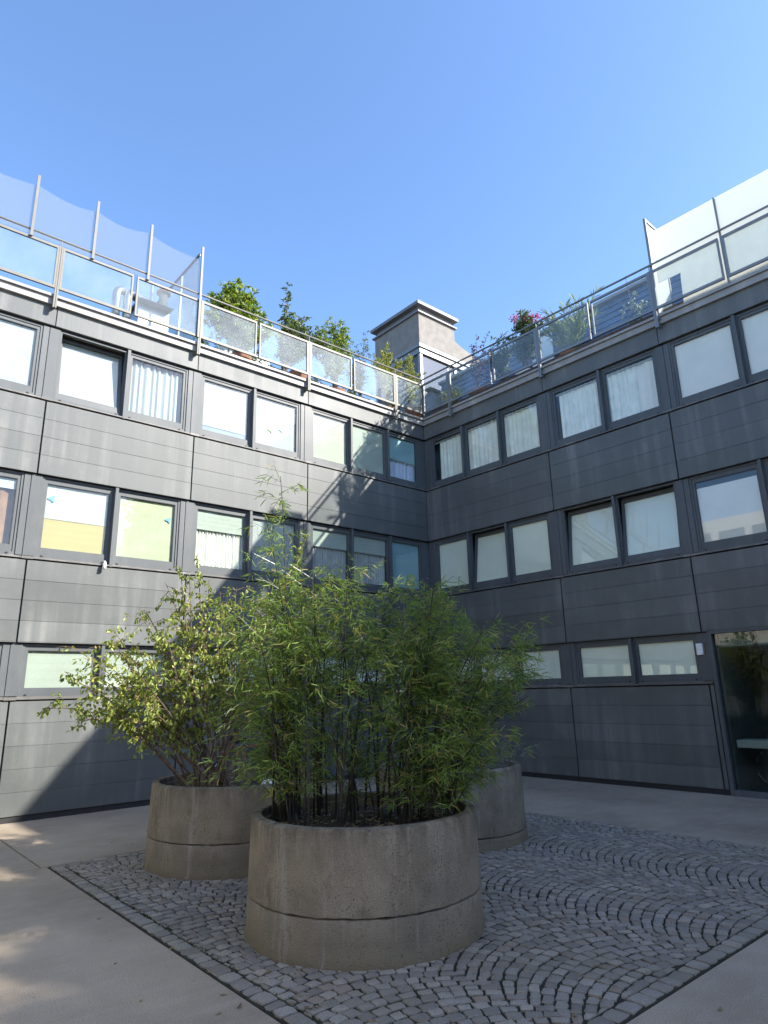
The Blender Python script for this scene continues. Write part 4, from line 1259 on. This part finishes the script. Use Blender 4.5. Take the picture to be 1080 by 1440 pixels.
# ---- leafy shrub in the left planter
def shrub(label, cx, cy, z0):
    t = thing("leafy_shrub", label, "shrub", (cx, cy, z0))
    tips = [(-9.30, -3.55, 1.62), (-9.0, -3.7, 1.5), (-9.06, -3.62, 2.25), (-8.85, -3.9, 2.1), (-8.75, -3.5, 1.95), (-8.42, -3.82, 2.6), (-8.55, -4.1, 2.2), (-8.25, -3.5, 2.7),
            (-8.2, -3.9, 3.0), (-8.07, -3.97, 3.2), (-7.98, -4.05, 3.1), (-7.88, -4.0, 3.35), (-7.75, -4.1, 3.05), (-8.0, -3.6, 2.75), (-7.85, -4.5, 2.6), (-7.6, -4.3, 2.8), (-7.5, -3.9, 2.95),
            (-7.49, -4.3, 2.95), (-7.2, -4.5, 2.9), (-7.3, -4.0, 2.7), (-7.0, -4.5, 3.1), (-6.85, -4.6, 3.3), (-6.72, -4.7, 3.65), (-6.65, -4.5, 2.7), (-7.0, -4.9, 2.5), (-7.5, -4.8, 2.45), (-8.2, -4.5, 2.1), (-8.6, -4.2, 1.75), (-6.6, -4.9, 2.95), (-7.9, -4.3, 2.2), (-6.95, -4.15, 2.8), (-9.1, -3.5, 2.0), (-8.95, -3.75, 1.85), (-8.7, -3.7, 2.35), (-8.6, -3.5, 2.45), (-8.9, -4.0, 1.7), (-8.3, -4.2, 2.45), (-8.45, -3.4, 2.2), (-8.1, -3.4, 2.4), (-8.65, -4.3, 2.0), (-7.7, -3.6, 2.5), (-7.2, -3.8, 2.3)]
    C = []; D = []
    for tip in tips:
        tip = Vector(tip)
        b0 = Vector((cx - .28 + rng.gauss(0, .15), cy + .02 + rng.gauss(0, .12), z0))
        low = tip.z < 1.7
        hgt = tip.z - z0
        mid = Vector((b0.x * .5 + tip.x * .5, b0.y * .5 + tip.y * .5, z0 + hgt * (.62 if not low else 1.05)))
        pts = bez(b0, mid, tip, 14)
        st = MB()
        st.tube(pts, [.0095 * (1 - .8 * i / 14) + .0015 for i in range(15)], 6)
        shoot = tip.z > 3.0
        first = .36 if not low else .45
        tw = 20
        for k in range(tw):
            u = first + (1 - first) * (k + rng.random()) / tw
            i = min(13, int(u * 14)); p = pts[i].lerp(pts[i + 1], u * 14 - i)
            thin = shoot and p.z > 2.75
            ln = (rng.uniform(.03, .07) if thin else rng.uniform(.12, .34) * (1.2 - .45 * u))
            dv_ = Vector((rng.gauss(0, 1), rng.gauss(0, 1), rng.gauss(.35, .55))).normalized()
            q = p + dv_ * ln + Vector((0, 0, -.1 * ln))
            if not thin: st.tube([p, p.lerp(q, .5) + Vector((0, 0, ln * .1)), q], [.004, .003, .0015], 4, cap=False)
            for j in range(6 if thin else rng.randint(7, 13)):
                w = rng.uniform(.1, 1.05)
                C.append(p.lerp(q, w) + Vector((rng.gauss(0, .014), rng.gauss(0, .014), rng.gauss(0, .02))))
                D.append(Vector((rng.gauss(0, .5), rng.gauss(0, .5), -.75 + rng.gauss(0, .45))) + dv_ * .25)
        st.build("stem", M_STEM, t, recalc=False)
    n = len(C)
    print("shrub leaves", n)
    leaf_mesh("foliage", C, D, unit(n), nrg.uniform(.038, .07, n), nrg.uniform(.021, .036, n), M_SHRUB, t)
shrub("leafy green shrub with drooping leaves and upright shoots in the left planter", -7.345, -4.215, .70)

# ---- grey lavender in the right planter
def lavender(label, cx, cy, z0):
    t = thing("lavender", label, "plant", (cx, cy, z0))
    C = []; D = []; st = MB()
    right = Vector((rt.x, rt.y, 0)).normalized(); back = Vector((-right.y, right.x, 0))
    for k in range(230):
        a = rng.uniform(0, 2 * PI); q = math.sqrt(rng.random()) * .7
        b0 = Vector((cx + q * math.cos(a), cy + q * math.sin(a), z0))
        ln = rng.uniform(.2, .46)
        d = Vector((math.cos(a) * q * .5 + rng.gauss(0, .2), math.sin(a) * q * .5 + rng.gauss(0, .2), 1)).normalized()
        tip = b0 + d * ln
        st.tube([b0, tip], [.003, .0015], 3, cap=False)
        for j in range(22):
            w = rng.random()
            C.append(b0.lerp(tip, w)); D.append(Vector((rng.gauss(0, .8), rng.gauss(0, .8), .7)) )
    for (dx, ln, hz) in ((.75, .42, .22), (.68, .25, .26), (.6, .2, .33)):       # straggling twigs over the rim
        b0 = Vector((cx, cy, z0 + .1)) + right * dx + back * -.2
        tip = b0 + right * ln * .75 + Vector((0, 0, hz))
        pts = bez(b0, b0.lerp(tip, .5) + Vector((0, 0, -.03)), tip, 8)
        st.tube(pts, .004, 4)
        for j in range(60):
            p = pts[rng.randint(4, 8)] + Vector((rng.gauss(0, .02), rng.gauss(0, .02), rng.gauss(0, .02)))
            C.append(p); D.append(Vector((rng.gauss(0, .8), rng.gauss(0, .8), .6)))
    st.build("stem", M_TWIG, t, recalc=False)
    leaf_mesh("foliage", C, D, unit(len(C)), .035, .006, M_GREYLEAF, t)
lavender("low grey green lavender spilling over the right rear planter", -4.95, -5.21, .70)

n = 420
a_ = nrg.uniform(0, 2 * PI, n); q_ = .95 + np.abs(nrg.normal(0, .55, n)); ci = nrg.integers(0, 3, n)
PC = np.array([(-7.655, -6.894), (-7.345, -4.215), (-4.95, -5.21)])[ci]
LC = np.stack([PC[:, 0] + q_ * np.cos(a_), PC[:, 1] + q_ * np.sin(a_), np.full(n, .009)], 1)
LD = np.stack([np.cos(a_ * 9), np.sin(a_ * 9), nrg.normal(0, .08, n)], 1)
ll = leaf_mesh("fallen_leaves", LC, LD, np.stack([-LD[:, 1], LD[:, 0], nrg.normal(0, .2, n)], 1), nrg.uniform(.025, .06, n), nrg.uniform(.008, .022, n), M_LITTER)
ll['kind'] = 'stuff'
n = 2600
mx = np.where(nrg.random(n) < .45, PX0 + .145 + nrg.normal(0, .02, n), nrg.uniform(PX0, PX1, n)); my = nrg.uniform(PY0, PY1, n)
keep = np.ones(n, bool)
for (a, b_) in ((-7.655, -6.894), (-7.345, -4.215), (-4.95, -5.21)):
    keep &= np.hypot(mx - a, my - b_) > .93
mx = mx[keep]; my = my[keep]; n = len(mx)
mo = leaf_mesh("joint_moss", np.stack([mx, my, np.full(n, -.006)], 1), np.stack([nrg.normal(0, .5, n), nrg.normal(0, .5, n), np.ones(n)], 1), unit(n), nrg.uniform(.006, .018, n), nrg.uniform(.004, .010, n), M_MOSS)
mo['kind'] = 'stuff'
st_ = MB(); st_.lathe([(0, .66), (.07, .67), (.10, .72), (.095, .76), (.06, .80), (0, .815)], -7.20, -4.66, 24)
tag(st_.build("garden_globe", M_POTWHITE, smooth=True), "white globe lying on the soil of the left planter", "globe")

# ------------------------------------------------------------------ bicycles
def bicycle(label, loc, yaw, paint, lean=0.0):
    t = thing("bicycle", label, "bicycle", loc, "parked bicycles")
    ca, sa = math.cos(yaw), math.sin(yaw)
    def fn(x, y, z):
        y2 = y + z * lean
        return (loc[0] + x * ca - y2 * sa, loc[1] + x * sa + y2 * ca, loc[2] + z)
    def circ(cx, cz, r, tube_r, name, mat, par, n=40):
        m = MB(fn); vs = []; fs = []
        for i in range(n):
            a = 2 * PI * i / n
            for k in range(6):
                b_ = 2 * PI * k / 6
                rr = r + tube_r * math.cos(b_)
                vs.append((cx + rr * math.cos(a), tube_r * math.sin(b_), cz + rr * math.sin(a)))
        for i in range(n):
            for k in range(6):
                fs.append((i * 6 + k, ((i + 1) % n) * 6 + k, ((i + 1) % n) * 6 + (k + 1) % 6, i * 6 + (k + 1) % 6))
        m.add(vs, fs)
        return m.build(name, mat, par, smooth=True)
    rw = .34
    for cx in (-.52, .52):
        w = circ(cx, rw, rw - .018, .019, "wheel", M_TYRE, t)
        circ(cx, rw, rw - .045, .009, "rim", M_CHROME, w)
        sp = MB(fn)
        for k in range(24):
            a = 2 * PI * k / 24
            sp.tube([(cx + .02 * math.cos(a + 1), .02 * (-1) ** k, rw + .02 * math.sin(a + 1)), (cx + (rw - .05) * math.cos(a), 0, rw + (rw - .05) * math.sin(a))], .0013, 3, cap=False)
        sp.build("spokes", M_CHROME, w)
    fr = MB(fn)
    bb = (-.08, 0, .30); seat = (-.22, 0, .80); head = (.36, 0, .86); head2 = (.39, 0, .70)
    for a, b_, r_ in ((bb, seat, .016), (seat, head, .016), (bb, head2, .018), (head, head2, .02), (bb, (-.52, 0, rw), .011), (seat, (-.52, 0, rw), .010), (head2, (.52, 0, rw), .013)):
        fr.tube([a, b_], r_, 8)
    fr.build("frame", paint, t, smooth=True)
    s = MB(fn); s.tube([seat, (-.25, 0, .93)], .012, 8); s.build("seat_post", M_CHROME, t)
    s = MB(fn); s.tube([(-.40, 0, .95), (-.30, 0, .955), (-.18, 0, .95), (-.08, 0, .94)], [.07, .075, .035, .018], 10); s.build("saddle", M_TYRE, t, smooth=True)
    s = MB(fn); s.tube([head, (.34, 0, .98)], .012, 8); s.tube([(.24, -.28, 1.0), (.36, -.2, 1.0), (.37, 0, .985), (.36, .2, 1.0), (.24, .28, 1.0)], .011, 8); s.build("handlebar", M_CHROME, t, smooth=True)
    s = MB(fn); s.tube([(-.08, -.05, .30), (-.08, .05, .30)], .085, 20); s.tube([(-.08, .05, .3), (.02, .07, .17)], .008, 5); s.tube([(.0, .06, .17), (.04, .16, .17)], .012, 5); s.build("crank", M_CHROME, t)
    return t
bicycle("red bicycle leaning on the left wall behind the leafy shrub", (-4.95, -.40, 0), 0.02, M_BIKERED, .12)
pR = mapR(7.3, -0.95, 0.02)
bicycle("black bicycle standing inside behind the entrance glass", pR, -PI / 2 + .03, M_BIKEBLACK, .03)
